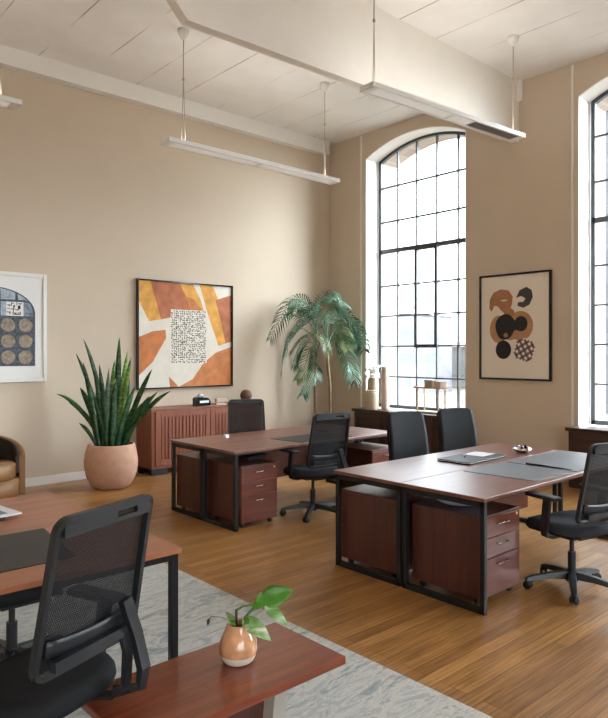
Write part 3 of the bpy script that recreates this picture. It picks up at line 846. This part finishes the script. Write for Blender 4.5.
# ------------------------------------------------------------------ left wall furniture
t = thing('credenza', 'cherry credenza with fluted doors against the left wall', 'credenza', (5.22, 8.025, 0))
L, D, H = 1.84, .42, .885
b = MB(); b.b2((-L/2, -D/2, H-.03), (L/2, D/2, H), None, .004); b.b2((-L/2, -D/2+.02, .09), (L/2, D/2, H-.03)); b.b2((-L/2, -D/2, .09), (L/2, -D/2+.02, .125)); b.b2((-L/2, -D/2, .12), (-L/2+.05, -D/2+.02, H-.03)); b.b2((L/2-.05, -D/2, .12), (L/2, -D/2+.02, H-.03))
b.build('body', 'cred', t)
for x in (-L/2+.13, L/2-.13):
    for y in (-D/2+.05, D/2-.05): MB().box((x, y, .045), (.24, .08, .09), None, .003).build('foot', 'plastic_d', t)
n = 2; w = (L-.10)/n
for i in range(n):
    xa = -L/2+.05+i*w+.004; xb = xa+w-.008; za, zb2 = .13, H-.035; yf = -D/2
    d = MB(); fw = .075
    d.b2((xa, yf-.004, za), (xb, yf+.012, zb2))
    for A, B in (((xa, za), (xa+fw, zb2)), ((xb-fw, za), (xb, zb2)), ((xa+fw, za), (xb-fw, za+fw)), ((xa+fw, zb2-fw), (xb-fw, zb2))):
        d.b2((A[0], yf-.016, A[1]), (B[0], yf-.004, B[1]), None, .003)
    nf = 13; fx = (xb-xa-2*fw)/nf
    for k in range(nf):
        d.b2((xa+fw+k*fx+.012, yf-.014, za+fw), (xa+fw+(k+1)*fx-.012, yf-.004, zb2-fw), None, .005)
    d.build('door', 'cred', t)
zc = H
t = thing('tape_dispenser', 'black and white tape dispenser on the credenza', 'tape dispenser', (5.15, 7.92, zc), R(8))
MB().prism([(-.13, 0), (.13, 0), (.13, .06), (.09, .11), (-.09, .13), (-.13, .11)], lambda u, v, tt: (u, tt, v), -.045, .045).build('body', 'blackgloss', t)
MB().box((.01, -.047, .06), (.17, .006, .035), None, .002).build('label_strip', 'paper', t)
MB().lathe([(.02, -.025), (.05, -.025), (.05, .025), (.02, .025), (.02, -.025)], (-.02, 0, .12), n=20, axis=Matrix.Rotation(PI/2, 3, 'X')).build('tape_roll', 'silver', t)
t = thing('stapler', 'small tan and black stapler on the credenza beside the tape dispenser', 'stapler', (5.46, 7.90, zc), R(-5))
MB().box((0, 0, .012), (.17, .06, .03), None, .004).build('base', 'beigecer', t)
MB().box((.0, 0, .065), (.17, .055, .06), None, .010).build('arm', 'beigecer', t)
MB().box((.075, 0, .035), (.025, .05, .07), None, .006).build('hinge', 'stone', t)
t = thing('stone_orb', 'round brown orb on a short foot on the credenza behind the chair', 'ornament', (5.98, 7.98, zc))
MB().lathe([(0, 0), (.05, 0), (.05, .015), (.02, .03), (0, .03)], n=20).build('foot', 'plastic_d', t)
MB().lathe([(.09*math.sin(PI*k/16), .108-.09*math.cos(PI*k/16)) for k in range(17)], n=28).build('ball', 'stone', t)

# snake plant
t = thing('snake_plant', 'tall snake plant in a round terracotta pot by the left wall', 'plant', (3.61, 7.56, 0))
pp = [(0, 0), (.19, 0), (.235, .03), (.29, .13), (.318, .25), (.32, .33), (.305, .43), (.28, .51), (.272, .53), (.255, .53), (.26, .50), (.27, .45), (0, .45)]
MB().lathe(pp, n=48).build('pot', 'terracotta', t)
MB().lathe([(0, .47), (.27, .46), (.268, .48), (0, .50)], n=32).build('soil', 'soil', t)
def blade(base, ctrl, tip, w, mat, parent, tw=0.):
    base, ctrl, tip = Vector(base), Vector(ctrl), Vector(tip)
    mb = MB(); N = 16; rings = []
    for i in range(N+1):
        s = i/N
        p = base*(1-s)**2+ctrl*2*s*(1-s)+tip*s*s
        tg = ((ctrl-base)*(1-s)+(tip-ctrl)*s).normalized()
        side = tg.cross(Vector((math.sin(tw+.6*s), -math.cos(tw+.6*s), .15))).normalized(); nn = side.cross(tg)
        ww = w*(.55+.9*s-.45*s*s)*(1-s**5) if s < 1 else .0006
        ww = max(ww, .0006)
        th = .004*(1-s)+.0012
        rings.append([mb.bm.verts.new(p+side*ww), mb.bm.verts.new(p+nn*(th-ww*.25)), mb.bm.verts.new(p-side*ww), mb.bm.verts.new(p-nn*(th+ww*.25))])
    for A, B in zip(rings, rings[1:]):
        for q in range(4):
            f = mb.bm.faces.new((A[q], A[(q+1) % 4], B[(q+1) % 4], B[q])); f.smooth = True
    mb.bm.faces.new(rings[0][::-1]); mb.bm.faces.new(rings[-1])
    return mb.build('leaf', mat, parent)
# (right offset at tip, tip height, right offset at base, half width, curl) in metres
SP = []
for px_, py_, u0, w_, cu in ((85.5, 338.5, -.04, .030, .5), (79, 353, -.02, .030, .3), (84, 362, -.10, .034, .4), (119.8, 336.8, .02, .044, .2), (103, 364, -.02, .036, .3), (129, 351, .05, .042, .3),
      (134, 357, .08, .034, .5), (113, 360, .0, .045, .2), (109, 368, -.04, .040, .2), (153, 369, .10, .040, .3), (175, 390, .12, .036, .7), (160, 391, .12, .036, .5), (146, 402, .15, .034, .4), (141, 412, .16, .032, .4),
      (52, 395, -.08, .034, 1.3), (68, 403, -.10, .034, 1.1), (78, 388, -.10, .044, .7), (81, 423, -.16, .028, .8), (123, 372, .05, .048, .2), (93, 376, -.06, .046, .4), (100, 384, -.10, .05, .3), (137, 386, .10, .042, .4),
      (130, 376, .07, .046, .3), (117, 380, .02, .05, .2), (88, 393, -.14, .046, .5), (107, 392, -.03, .05, .2), (126, 396, .08, .05, .3), (97, 402, -.13, .045, .3), (134, 406, .13, .045, .3), (115, 400, .03, .05, .2), (150, 396, .16, .03, .6), (90, 410, -.17, .04, .4)):
    SP.append(((px_-112)/82, 1.65-(py_-352)/82, u0, w_, cu))
for i, (u, z, u0, w, cu) in enumerate(SP):
    dd = random.uniform(-.14, .14); d2 = dd+random.uniform(-.12, .12)
    B = RV*u0+FV*dd+Vector((0, 0, .46)); T = RV*u+FV*d2+Vector((0, 0, z))
    K = RV*(u0+(u-u0)*(.42 if cu < 1 else .5))+FV*dd+Vector((0, 0, .46+(z-.46)*(.5+.33*cu)))
    blade(B, K, T, w, 'snake_y' if i in (5, 6, 7) else 'snake', t, R(48-90)+random.uniform(-.6, .6))

# palm
PX, PY = 7.36, 7.62
t = thing('potted_palm', 'tall feathery palm in the corner by the arched window', 'plant', (PX-.03, PY+.02, 0))
MB().lathe([(0, 0), (.17, 0), (.20, .04), (.23, .36), (.215, .38), (.20, .36), (.19, .33), (0, .33)], n=32).build('pot', 'walnut', t)
MB().lathe([(0, .33), (.195, .33), (.19, .345), (0, .35)], n=24).build('soil', 'soil', t)
def pv(px, py, d=0.):   # offsets given on the picture's scale (61.5 px per metre) about the trunk
    return RV*((px-325)/61.5)+Vector((0, 0, 1.65-(py-352)/61.5))+FV*d
def W(p): return Vector(p)
MB().tube([RV*-.10+Vector((0, 0, .33)), pv(315, 415), pv(314, 385), pv(315, 355), pv(316, 330)], [.022, .02, .018, .016, .012], n=8).build('trunk', 'trunk', t)
MB().tube([RV*.06+Vector((0, 0, .33)), pv(329, 412), pv(329, 385), pv(327, 365), pv(326, 345)], [.022, .022, .022, .026, .014], n=8).build('trunk', 'trunk', t)
def frond(pts, ll, mat, parent, n=21, droop=.3):
    P = [Vector(p) for p in pts]
    def ev(s):   # catmull-rom
        k = len(P)-1; x = min(s*k, k-1e-6); i = int(x); f = x-i
        p0, p1, p2, p3 = P[max(i-1, 0)], P[i], P[i+1], P[min(i+2, k)]
        return .5*((2*p1)+(p2-p0)*f+(2*p0-5*p1+4*p2-p3)*f*f+(-p0+3*p1-3*p2+p3)*f**3)
    tw = random.uniform(.4, 1.1)*random.choice((-1, 1)); mb = MB(); pts2 = [ev(i/20) for i in range(21)]
    mb.tube(pts2, [.007*(1-i/22)+.001 for i in range(21)], n=5)
    for i in range(n):
        s = .22+.78*(i+.5)/n
        p = ev(s); tg = (ev(min(1, s+.03))-ev(max(0, s-.03))).normalized()
        sd = tg.cross(Vector((0, 0, 1)))
        sd = sd.normalized() if sd.length > .05 else RV.copy()
        nu = sd.cross(tg).normalized(); sd = sd*math.cos(tw)+nu*math.sin(tw)
        l = ll*1.06*(math.sin(PI*(.18+.72*(i+.5)/n))**.7)
        for q in (-1, 1):
            d = (sd*q*.85+tg*.6+Vector((0, 0, -droop*random.uniform(.5, 1.3)))).normalized()
            e = p+d*l*.6+Vector((0, 0, .01)); f = p+d*l+Vector((0, 0, -.22*l))
            wv = d.cross(sd.cross(tg)).normalized()*.0115
            a = [mb.bm.verts.new(x) for x in (p+wv*.25, p-wv*.25, e-wv, e+wv, f)]
            mb.bm.faces.new((a[0], a[1], a[2], a[3])); mb.bm.faces.new((a[3], a[2], a[4]))
    lx, ly = 7.995-parent.location.x, 8.23-parent.location.y      # leaves bend where they meet the walls
    for v in mb.bm.verts: v.co.x = min(v.co.x, lx+.004*random.random()); v.co.y = min(v.co.y, ly+.004*random.random())
    mb.build('frond', mat, parent)
FR = [  # (list of (px,py,depth)), leaflet length, bright?
 ([(316, 330, 0), (306, 305, -.1), (292, 302, -.2), (280, 320, -.25), (270, 340, -.25)], .24, 0),
 ([(316, 330, 0), (318, 303, .05), (326, 294, .1), (336, 294, .1), (342, 304, .12)], .20, 0),
 ([(316, 335, 0), (304, 318, -.15), (290, 312, -.3), (282, 322, -.4)], .20, 0),
 ([(315, 340, 0), (300, 328, .1), (286, 338, .2), (278, 358, .25), (274, 376, .25)], .25, 0),
 ([(316, 345, 0), (308, 335, -.2), (298, 340, -.35), (290, 352, -.45)], .22, 1),
 ([(326, 350, 0), (318, 338, -.25), (311, 358, -.4), (306, 382, -.42), (302, 393, -.4)], .24, 0),
 ([(316, 345, 0), (309, 350, .1), (303, 370, .15), (296, 380, .15)], .2, 1),
 ([(326, 345, 0), (338, 316, .0), (352, 322, -.1), (360, 338, -.15), (362, 350, -.15)], .24, 0),
 ([(326, 345, 0), (336, 322, -.25), (347, 328, -.4), (355, 344, -.45)], .24, 0),
 ([(326, 350, 0), (335, 338, -.2), (344, 352, -.35), (350, 372, -.4), (351, 382, -.4)], .24, 0),
 ([(327, 352, 0), (338, 345, .1), (346, 358, .2), (352, 372, .2)], .22, 0),
 ([(326, 345, 0), (328, 322, .2), (336, 312, .3), (348, 314, .35), (358, 326, .35)], .22, 0),
 ([(326, 345, 0), (320, 320, .25), (310, 308, .35), (298, 306, .4)], .22, 0),
 ([(326, 350, 0), (322, 335, -.25), (325, 345, -.45), (328, 362, -.5)], .2, 1),
 ([(327, 350, 0), (334, 332, -.3), (341, 335, -.45), (345, 350, -.5)], .2, 1),
 ([(316, 335, 0), (314, 312, -.1), (320, 300, -.2), (330, 302, -.3)], .18, 0),
 ([(315, 345, 0), (306, 342, .25), (296, 352, .35), (290, 368, .35)], .22, 0),
 ([(316, 335, 0), (308, 322, .2), (296, 324, .3), (284, 336, .35), (279, 348, .35)], .22, 0),
 ([(326, 345, 0), (336, 330, .3), (350, 336, .4), (358, 352, .4)], .22, 0),
 ([(316, 350, 0), (312, 345, -.3), (312, 362, -.45), (316, 378, -.45)], .22, 0),
 ([(326, 345, 0), (324, 318, -.15), (332, 306, -.25), (344, 310, -.3)], .2, 0),
 ([(316, 335, 0), (310, 314, .05), (300, 300, .05), (288, 306, .0)], .22, 0),
]
for pts, ll, br_ in FR:
    frond([pv(*p) for p in pts], ll, 'palm_y' if br_ else 'palm', t)

# tub armchair at the left edge
t = thing('tub_armchair', 'tan leather tub armchair with dark inner back at the left edge', 'armchair', (2.19, 7.70, 0), R(8))
sh = MB(); N = 30
def arc(a): return Vector((math.cos(a), math.sin(a), 0))
outer, inner_ = [], []
def top(a):    # a from -20deg to 200deg, higher at the back
    s = (a-R(-25))/R(230); return .50+.22*math.sin(PI*s)**.7
A0, A1 = R(-25), R(205)
def shell_fn(r0, r1, mat, name, zlo):
    mb = MB(); rings = []
    for k in range(N+1):
        a = A0+(A1-A0)*k/N; d = arc(a)*1.0; h = top(a)
        rings.append([mb.bm.verts.new(d*r0+Vector((0, 0, zlo))), mb.bm.verts.new(d*r0+Vector((0, 0, h-.015))), mb.bm.verts.new(d*(r0*.7+r1*.3)+Vector((0, 0, h))), mb.bm.verts.new(d*(r0*.3+r1*.7)+Vector((0, 0, h))), mb.bm.verts.new(d*r1+Vector((0, 0, h-.015))), mb.bm.verts.new(d*r1+Vector((0, 0, zlo)))])
    for A, B in zip(rings, rings[1:]):
        for q in range(6):
            f = mb.bm.faces.new((A[q], A[(q+1) % 6], B[(q+1) % 6], B[q])); f.smooth = False
    mb.bm.faces.new(rings[0]); mb.bm.faces.new(rings[-1][::-1])
    return mb.build(name, mat, t)
shell_fn(.36, .42, 'tan', 'outer_shell', .05)
shell_fn(.325, .358, 'dark_inner', 'inner_back', .30)  # darker brown colour on the inner face of the back
def cushion(z0, z1, r, name, mat):
    mb = MB(); P = [(0, z0), (r-.03, z0), (r, z0+.025), (r, z1-.03), (r-.03, z1), (0, z1+.01)]
    mb.lathe(P, n=40); o = mb.build(name, mat, t)
    return o
cushion(.25, .43, .322, 'seat_cushion', 'tan')
fp = MB(); pr = [(-.36, .05), (.36, .05), (.36, .25), (-.36, .25)]
fp.lathe([(0, .05), (.355, .05), (.355, .245), (0, .245)], n=40); fp.build('base', 'tan', t)
for a in (R(40), R(140), R(220), R(320)): MB().cyl((arc(a)*.28)[:], .025, .05, n=12).build('foot', 'plastic_d', t)

# ------------------------------------------------------------------ artwork
def picture(name, label, y=None, x=None, c=(0, 0, 0), w=1, h=1, rz=0., frame='blackgloss', fw=.03, depth=.045):
    """local: X right along the wall, Z up, -Y out of the wall"""
    t = thing(name, label, 'picture', c, rz)
    f = MB()
    f.b2((-w/2, -depth, -h/2), (-w/2+fw, 0, h/2), None, .003); f.b2((w/2-fw, -depth, -h/2), (w/2, 0, h/2), None, .003)
    f.b2((-w/2+fw, -depth, -h/2), (w/2-fw, 0, -h/2+fw), None, .003); f.b2((-w/2+fw, -depth, h/2-fw), (w/2-fw, 0, h/2), None, .003)
    f.build('frame', frame, t)
    return t
def flat(mb, poly, lay, m):      # paint film: polygon on the sheet, lay = coat number
    vs = [mb.bm.verts.new((u, -.028-.0006*lay, v)) for u, v in poly]
    try: fc = mb.bm.faces.new(vs)
    except ValueError: return
    fc.material_index = mb.mi(m)
def blob(cx, cz, rx, rz, n=28, wob=0., ph=0.):
    return [(cx+rx*(1+wob*math.sin(3*a+ph))*math.cos(a), cz+rz*(1+wob*math.sin(2*a+ph))*math.sin(a)) for a in [2*PI*k/n for k in range(n)]]
# orange abstract
w, h = 1.60, 1.53
t = picture('abstract_painting', 'large orange and white abstract painting in a thin black frame above the credenza', c=(5.10, YW, 1.895), w=w, h=h, fw=.022, depth=.05)
a = MB(); a.b2((-w/2+.02, -.028, -h/2+.02), (w/2-.02, -.004, h/2-.02), 'canvas')
def q(px, py):   # from the crop's own scale
    return (-w/2+.02+(px-88)/(520-88)*(w-.04), h/2-.02-(py-100)/(590-100)*(h-.04))
def fl(pts, lay, m):
    flat(a, [q(*p) for p in pts], lay, m)
# top edge of the crop slants: use per-shape straightened coordinates
fl([(88, 100), (150, 100), (185, 190), (225, 265), (135, 285), (88, 190)], 1, 'o_yel')
fl([(140, 100), (275, 100), (330, 170), (330, 240), (232, 235), (228, 262), (185, 275)], 2, 'o_red')
fl([(268, 100), (330, 100), (368, 175), (385, 235), (325, 228), (300, 165)], 3, 'o_yel')
fl([(330, 170), (385, 235), (320, 235), (300, 160)], 4, 'o_ora')
fl([(362, 100), (425, 100), (460, 180), (500, 380), (455, 395), (405, 250)], 1, 'o_yel')
fl([(440, 170), (520, 140), (520, 375), (490, 382), (468, 280)], 2, 'o_red')
fl([(88, 358), (150, 330), (205, 322), (208, 360), (150, 470), (88, 535)], 1, 'o_rust')
fl([(380, 480), (440, 430), (520, 400), (520, 590), (265, 590), (330, 555)], 1, 'o_ora')
fl([(450, 520), (520, 470), (520, 590), (380, 590)], 2, 'o_rust')
fl([(220, 540), (265, 590), (225, 590)], 1, 'o_rust')
flat(a, [q(*p) for p in ((228, 225), (392, 225), (396, 480), (228, 480))], 5, 'canvas')
rs = random.Random(3)
x0, z0 = q(230, 478); x1, z1 = q(392, 228)
nx, nz = 17, 24
for i in range(nx):
    for j in range(nz):
        cx = x0+(i+.5)*(x1-x0)/nx; cz = z0+(j+.5)*(z1-z0)/nz; dx = (x1-x0)/nx; dz = (z1-z0)/nz
        for k in range(2):
            if rs.random() < .68:
                hor = rs.random() < .5
                ln = (dx if hor else dz)*rs.uniform(.45, .95); tw = .0052
                ox, oz = rs.uniform(-.3, .3)*dx, rs.uniform(-.3, .3)*dz
                ww, hh = (ln/2, tw) if hor else (tw, ln/2)
                sk = rs.uniform(-.3, .3)*ln
                flat(a, [(cx+ox-ww, cz+oz-hh-(sk/2 if hor else 0)), (cx+ox+ww, cz+oz-hh+(sk/2 if hor else 0)), (cx+ox+ww, cz+oz+hh+(sk/2 if hor else 0)), (cx+ox-ww, cz+oz+hh-(sk/2 if hor else 0))], 6, 'ink')
a.build('canvas', None, t)
# white framed arch print
w, h = 1.30, 1.325
t = picture('arch_print', 'white framed print of a blue grey arched mosaic at the left edge', c=(2.42, YW, 1.95), w=w, h=h, frame='lampwhite', fw=.045, depth=.04)
a = MB(); a.b2((-w/2+.04, -.026, -h/2+.04), (w/2-.04, -.004, h/2-.04), 'matboard')
aw, ah, az0, azs = .51, .31, -.47, .17
flat(a, [(-aw, az0), (aw, az0)]+[(aw*math.cos(PI*k/24), azs+ah*math.sin(PI*k/24)) for k in range(25)], 1, 'mosaic_d')
cw = .205
for i in range(5):
    for j in range(5):
        x = .395-cw*i; z = az0+.105+.195*j
        if j < 3:
            flat(a, blob(x, z, cw*.40, cw*.41, 18, .05, i+j), 2, 'mosaic_t')
        else:
            k = cw*.41; cl = []
            for du, dv in ((-1, -1), (0, -1), (1, -1), (1, 0), (1, 1), (0, 1), (-1, 1), (-1, 0)):
                u, v = x+du*k, z+dv*k
                if v > azs:
                    r = math.hypot(u/aw, (v-azs)/ah)
                    if r > .96: u, v = u*.96/r, azs+(v-azs)*.96/r
                cl.append((max(-aw*.97, min(aw*.97, u)), v))
            flat(a, cl, 2, 'mosaic_l' if (i+j) % 3 else 'mosaic_b')
x, z = .27, az0+.105+.195*3
flat(a, [(x-.10, z-.085), (x+.10, z-.085), (x+.10, z+.085), (x-.10, z+.085)], 3, 'matboard')
for k in range(34):
    u, v = x+rs.uniform(-.075, .075), z+rs.uniform(-.07, .07); l = rs.uniform(.012, .03)
    ww, hh = (l, .004) if k % 2 else (.004, l*.8)
    flat(a, [(u-ww, v-hh), (u+ww, v-hh), (u+ww, v+hh), (u-ww, v+hh)], 4, 'ink')
a.build('print', None, t)
# organic shapes print
w, h = 1.06, 1.44
t = picture('abstract_print', 'framed print of brown and black organic shapes on the tan wall between the windows', c=(XW, 4.675, 1.99), w=w, h=h, rz=-PI/2, fw=.028, depth=.045)
a = MB(); a.b2((-w/2+.02, -.028, -h/2+.02), (w/2-.02, -.004, h/2-.02), 'cream')
def q2(px, py): return (-w/2+(px-35)/243*w, h/2-(py-80)/365*h)
def bl(cx, cy, rx, ry, lay, m, **k):
    u, v = q2(cx, cy); flat(a, blob(u, v, rx/243*w, ry/365*h, **k), lay, m)
bl(112, 172, 40, 40, 1, 'o_red2' if 'o_red2' in M else 'mosaic_t')
a.bm.clear(); a.mats = []
M['clay'] = plain('clay_paint', (.38, .175, .085), .8, var=.12, vscale=14); M['tanp'] = plain('tan_paint', (.46, .25, .12), .8, var=.12, vscale=14)
a.b2((-w/2+.02, -.028, -h/2+.02), (w/2-.02, -.004, h/2-.02), 'cream')
flat(a, [q2(*p) for p in ((70, 195), (72, 165), (85, 142), (110, 132), (138, 138), (152, 160), (150, 185), (140, 210), (125, 218), (112, 205), (100, 190), (88, 188), (78, 208))], 1, 'clay')
flat(a, [q2(*p) for p in ((163, 165), (175, 140), (198, 130), (215, 142), (219, 165), (208, 190), (188, 200), (168, 192), (170, 180), (188, 180), (195, 168), (180, 160))], 1, 'dgrey')
bl(104, 270, 32, 48, 2, 'tanp'); bl(178, 260, 42, 50, 3, 'tanp'); bl(142, 268, 40, 40, 4, 'tanp')
bl(140, 215, 18, 16, 5, 'clay')
bl(126, 262, 34, 44, 6, 'ink', wob=.04); bl(180, 253, 22, 26, 7, 'ink'); bl(155, 258, 20, 18, 8, 'ink')
bl(120, 341, 27, 32, 4, 'ink'); bl(191, 342, 35, 40, 4, 'matboard'); bl(129, 291, 8, 8, 9, 'clay'); bl(122, 171, 12, 2.5, 3, 'matboard')
u0, v0 = q2(191, 342); rx, ry = 35/243*w, 40/365*h
M['plum'] = plain('plum_paint', (.085, .05, .05), .8); M['plum2'] = plain('mauve_paint', (.22, .14, .125), .8)
n = 9
for i in range(n):
    for j in range(n):
        x, z = (i+.5)/n*2-1, (j+.5)/n*2-1
        if x*x+z*z < .92 and ((i % 2 == 0) or (j % 2 == 0)):
            k = 1/n*.99; m_ = 'plum' if (i % 2 == 0 and j % 2 == 0) else 'plum2'
            c_, s_ = math.cos(.5), math.sin(.5)
            flat(a, [(u0+rx*((x+du)*c_-(z+dv)*s_), v0+ry*((x+du)*s_+(z+dv)*c_)) for du, dv in ((-k, -k), (k, -k), (k, k), (-k, k))], 5, m_)
a.build('print', None, t)

# ------------------------------------------------------------------ things on the radiator cover
zc = .735
t = thing('round_canister', 'wide beige ceramic canister on the radiator cover, in front of the tall vases', 'vase', (7.78, 7.05, zc))
MB().lathe([(0, 0), (.095, 0), (.105, .01), (.105, .27), (.098, .29), (0, .29)], n=28).build('body', 'beigecer', t)
MB().lathe([(0, .29), (.10, .29), (.10, .305), (.02, .312), (0, .312)], n=28).build('lid', 'beigecer', t)
t = thing('dried_flower_vase', 'taupe vase of white dried flowers on the radiator cover, left end', 'vase', (7.955, 7.19, zc))
MB().lathe([(0, 0), (.06, 0), (.09, .05), (.095, .30), (.08, .46), (.075, .50), (.065, .50), (.07, .45), (0, .43)], n=28).build('vase', 'taupecer', t)
fl_ = MB()
for i in range(60):
    p = Vector((random.gauss(0, .05), random.gauss(0, .07), .55+random.uniform(-.05, .14)))
    fl_.lathe([(0, -.022), (.018, -.012), (.022, .006), (.010, .018), (0, .02)], p, n=7)
f_ = fl_.build('flower_head', 'dried', t); f_['kind'] = 'stuff'
st_ = MB()
for i in range(6): st_.tube([(0, 0, .43), (random.gauss(0, .03), random.gauss(0, .04), .60)], .003, n=5)
st_.build('stem', 'stem', t)
t = thing('bottle_vase', 'tall slim blush vase on the radiator cover against the window', 'vase', (7.955, 6.93, zc))
MB().lathe([(0, 0), (.055, 0), (.065, .02), (.065, .48), (.055, .62), (.055, .68), (.045, .68), (.045, .60), (0, .58)], n=24).build('body', 'pinkcer', t)
t = thing('display_stand', 'open frame wooden stand on the radiator cover against the window', 'stand', (7.95, 6.02, zc))
MB().box((0, 0, .02), (.20, .44, .02), None, .003).build('lower_shelf', 'lightwood', t)
MB().box((0, 0, .385), (.22, .50, .025), None, .003).build('upper_shelf', 'lightwood', t)
for sx in (-1, 1):
    for sy in (-1, 1): MB().b2((sx*.085-.008, sy*.19-.008, 0), (sx*.085+.008, sy*.19+.008, .375)).build('leg', 'lightwood', t)
t = thing('small_box', 'small brown box on the wooden stand by the window', 'box', (7.95, 6.03, zc+.3975))
MB().box((0, 0, .04), (.12, .14, .08), None, .004).build('body', 'taupecer', t); MB().box((0, 0, .09), (.125, .145, .02), None, .004).build('lid', 'taupecer', t)
t = thing('small_box', 'pale flat box on the right end of the wooden stand by the window', 'box', (7.95, 5.86, zc+.3975))
MB().box((0, 0, .035), (.14, .12, .07), None, .004).build('body', 'pinkcer', t); MB().box((0, 0, .077), (.145, .125, .015), None, .004).build('lid', 'beigecer', t)

# ------------------------------------------------------------------ pendant lights
def pendant(label, x0, x1, y, z, cords, w=.19, louver_half=False, ydrift=0.):
    t = thing('pendant_light', label, 'ceiling light', ((x0+x1)/2, y, z), -math.atan2(ydrift, x1-x0), None)
    L = x1-x0
    hs = MB(); e = .028
    hs.b2((-L/2, -w/2, .02), (L/2, w/2, .05), None, .006)
    hs.b2((-L/2, -w/2, 0), (L/2, -w/2+e, .02)); hs.b2((-L/2, w/2-e, 0), (L/2, w/2, .02))
    hs.b2((-L/2, -w/2+e, 0), (-L/2+.09, w/2-e, .02)); hs.b2((L/2-.09, -w/2+e, 0), (L/2, w/2-e, .02)); hs.b2((-.02, -w/2+e, 0), (.02, w/2-e, .02))
    hs.build('housing', 'lampwhite', t)
    MB().b2((-L/2+.09, -w/2+e, .008), (-.02, w/2-e, .018)).build('diffuser', 'diffuser', t)
    if louver_half:
        m1 = L*.14
        MB().b2((.02, -w/2+e, .008), (m1, w/2-e, .018)).build('diffuser', 'diffuser', t)
        lv = MB(); k = m1
        lv.b2((m1, -w/2+e, .014), (L/2-.09, w/2-e, .018))
        while k < L/2-.09: lv.b2((k, -w/2+e, .003), (k+.006, w/2-e, .014)); k += .035
        lv.build('louver', 'louver', t)
    else:
        MB().b2((.02, -w/2+e, .008), (L/2-.09, w/2-e, .018)).build('diffuser', 'diffuser', t)
    MB().b2((-L/2+.06, -w/2+.03, .0495), (L/2-.06, w/2-.03, .054)).build('added_fill', 'added_fill', t)  # glowing strip added on top of the housing to brighten the ceiling
    H = ZC-z
    for cx in cords:
        MB().lathe([(0, H), (.065, H), (.065, H-.03), (.035, H-.09), (.012, H-.11), (0, H-.11)], (cx, 0, 0), n=20).build('canopy', 'lampwhite', t)
        k = MB()
        k.tube([(cx, 0, H-.10), (cx, 0, H*.58)], .006, n=6)
        k.tube([(cx, 0, H*.58), (cx-.05, -.04, .05)], .004, n=6); k.tube([(cx, 0, H*.58), (cx+.05, .04, .05)], .004, n=6)
        k.lathe([(0, -.02), (.014, -.012), (.014, .012), (0, .02)], (cx, 0, H*.58), n=10)
        k.build('cord', 'cord', t)
    return t
pendant('long white pendant light before the left wall, hanging above the rear desks', 3.68, 6.32, 6.40, 3.955, (-1.08, 1.12))
pendant('long white pendant light beside the beam, one half with a grey louver', 4.53, 6.93, 4.09, 4.11, (-1.1, 1.1), louver_half=True, ydrift=.18)
pendant('white pendant light cut by the left edge, above the tub armchair', -.62, 2.13, 6.40, 3.955, (-1.12, 1.18))

# ------------------------------------------------------------------ light and camera
w = bpy.data.worlds.new('overcast_sky'); bpy.context.scene.world = w; w.use_nodes = True
nt = w.node_tree; bg = nt.nodes['Background']      # overcast sky: brighter overhead than at the horizon
tc = nt.nodes.new('ShaderNodeTexCoord'); sx = nt.nodes.new('ShaderNodeSeparateXYZ'); nt.links.new(tc.outputs['Generated'], sx.inputs[0])
mr = nt.nodes.new('ShaderNodeMapRange'); mr.inputs['From Min'].default_value = -.02; mr.inputs['From Max'].default_value = .8
mr.inputs['To Min'].default_value = SKY; mr.inputs['To Max'].default_value = SKY*3
dp = nt.nodes.new('ShaderNodeVectorMath'); dp.operation = 'DOT_PRODUCT'; dp.inputs[1].default_value = Vector((.64, -.68, .36)).normalized()
nz = nt.nodes.new('ShaderNodeVectorMath'); nz.operation = 'NORMALIZE'; nt.links.new(tc.outputs['Generated'], nz.inputs[0]); nt.links.new(nz.outputs[0], dp.inputs[0])
m1 = nt.nodes.new('ShaderNodeMath'); m1.operation = 'MAXIMUM'; m1.inputs[1].default_value = 0; nt.links.new(dp.outputs['Value'], m1.inputs[0])
m2 = nt.nodes.new('ShaderNodeMath'); m2.operation = 'POWER'; m2.inputs[1].default_value = 10; nt.links.new(m1.outputs[0], m2.inputs[0])
m3 = nt.nodes.new('ShaderNodeMath'); m3.operation = 'MULTIPLY_ADD'; m3.inputs[1].default_value = GLOW; nt.links.new(m2.outputs[0], m3.inputs[0])
nt.links.new(sx.outputs['Z'], mr.inputs['Value']); nt.links.new(mr.outputs['Result'], m3.inputs[2]); nt.links.new(m3.outputs[0], bg.inputs[1])
bg.inputs[0].default_value = (.84, .93, 1.0, 1)
sc = bpy.context.scene
cd = bpy.data.cameras.new('camera'); cam_o = bpy.data.objects.new('camera', cd); C.objects.link(cam_o)
cam_o.location = (0, 0, 1.65); cam_o.rotation_euler = (PI/2, 0, R(48.1-90))
cd.sensor_fit = 'VERTICAL'; cd.sensor_height = 24; cd.lens = 656/718*24; cd.shift_y = -7/718
cd.clip_start = .05; cd.clip_end = 500
sc.camera = cam_o
sc.view_settings.view_transform = 'Standard'; sc.view_settings.look = 'None'; sc.view_settings.gamma = 1
sc.view_settings.use_curve_mapping = False
sc.view_settings.exposure = EXPO
sc.cycles.max_bounces = 8; sc.cycles.diffuse_bounces = 5; sc.cycles.transparent_max_bounces = 16
sc.cycles.sample_clamp_indirect = 6
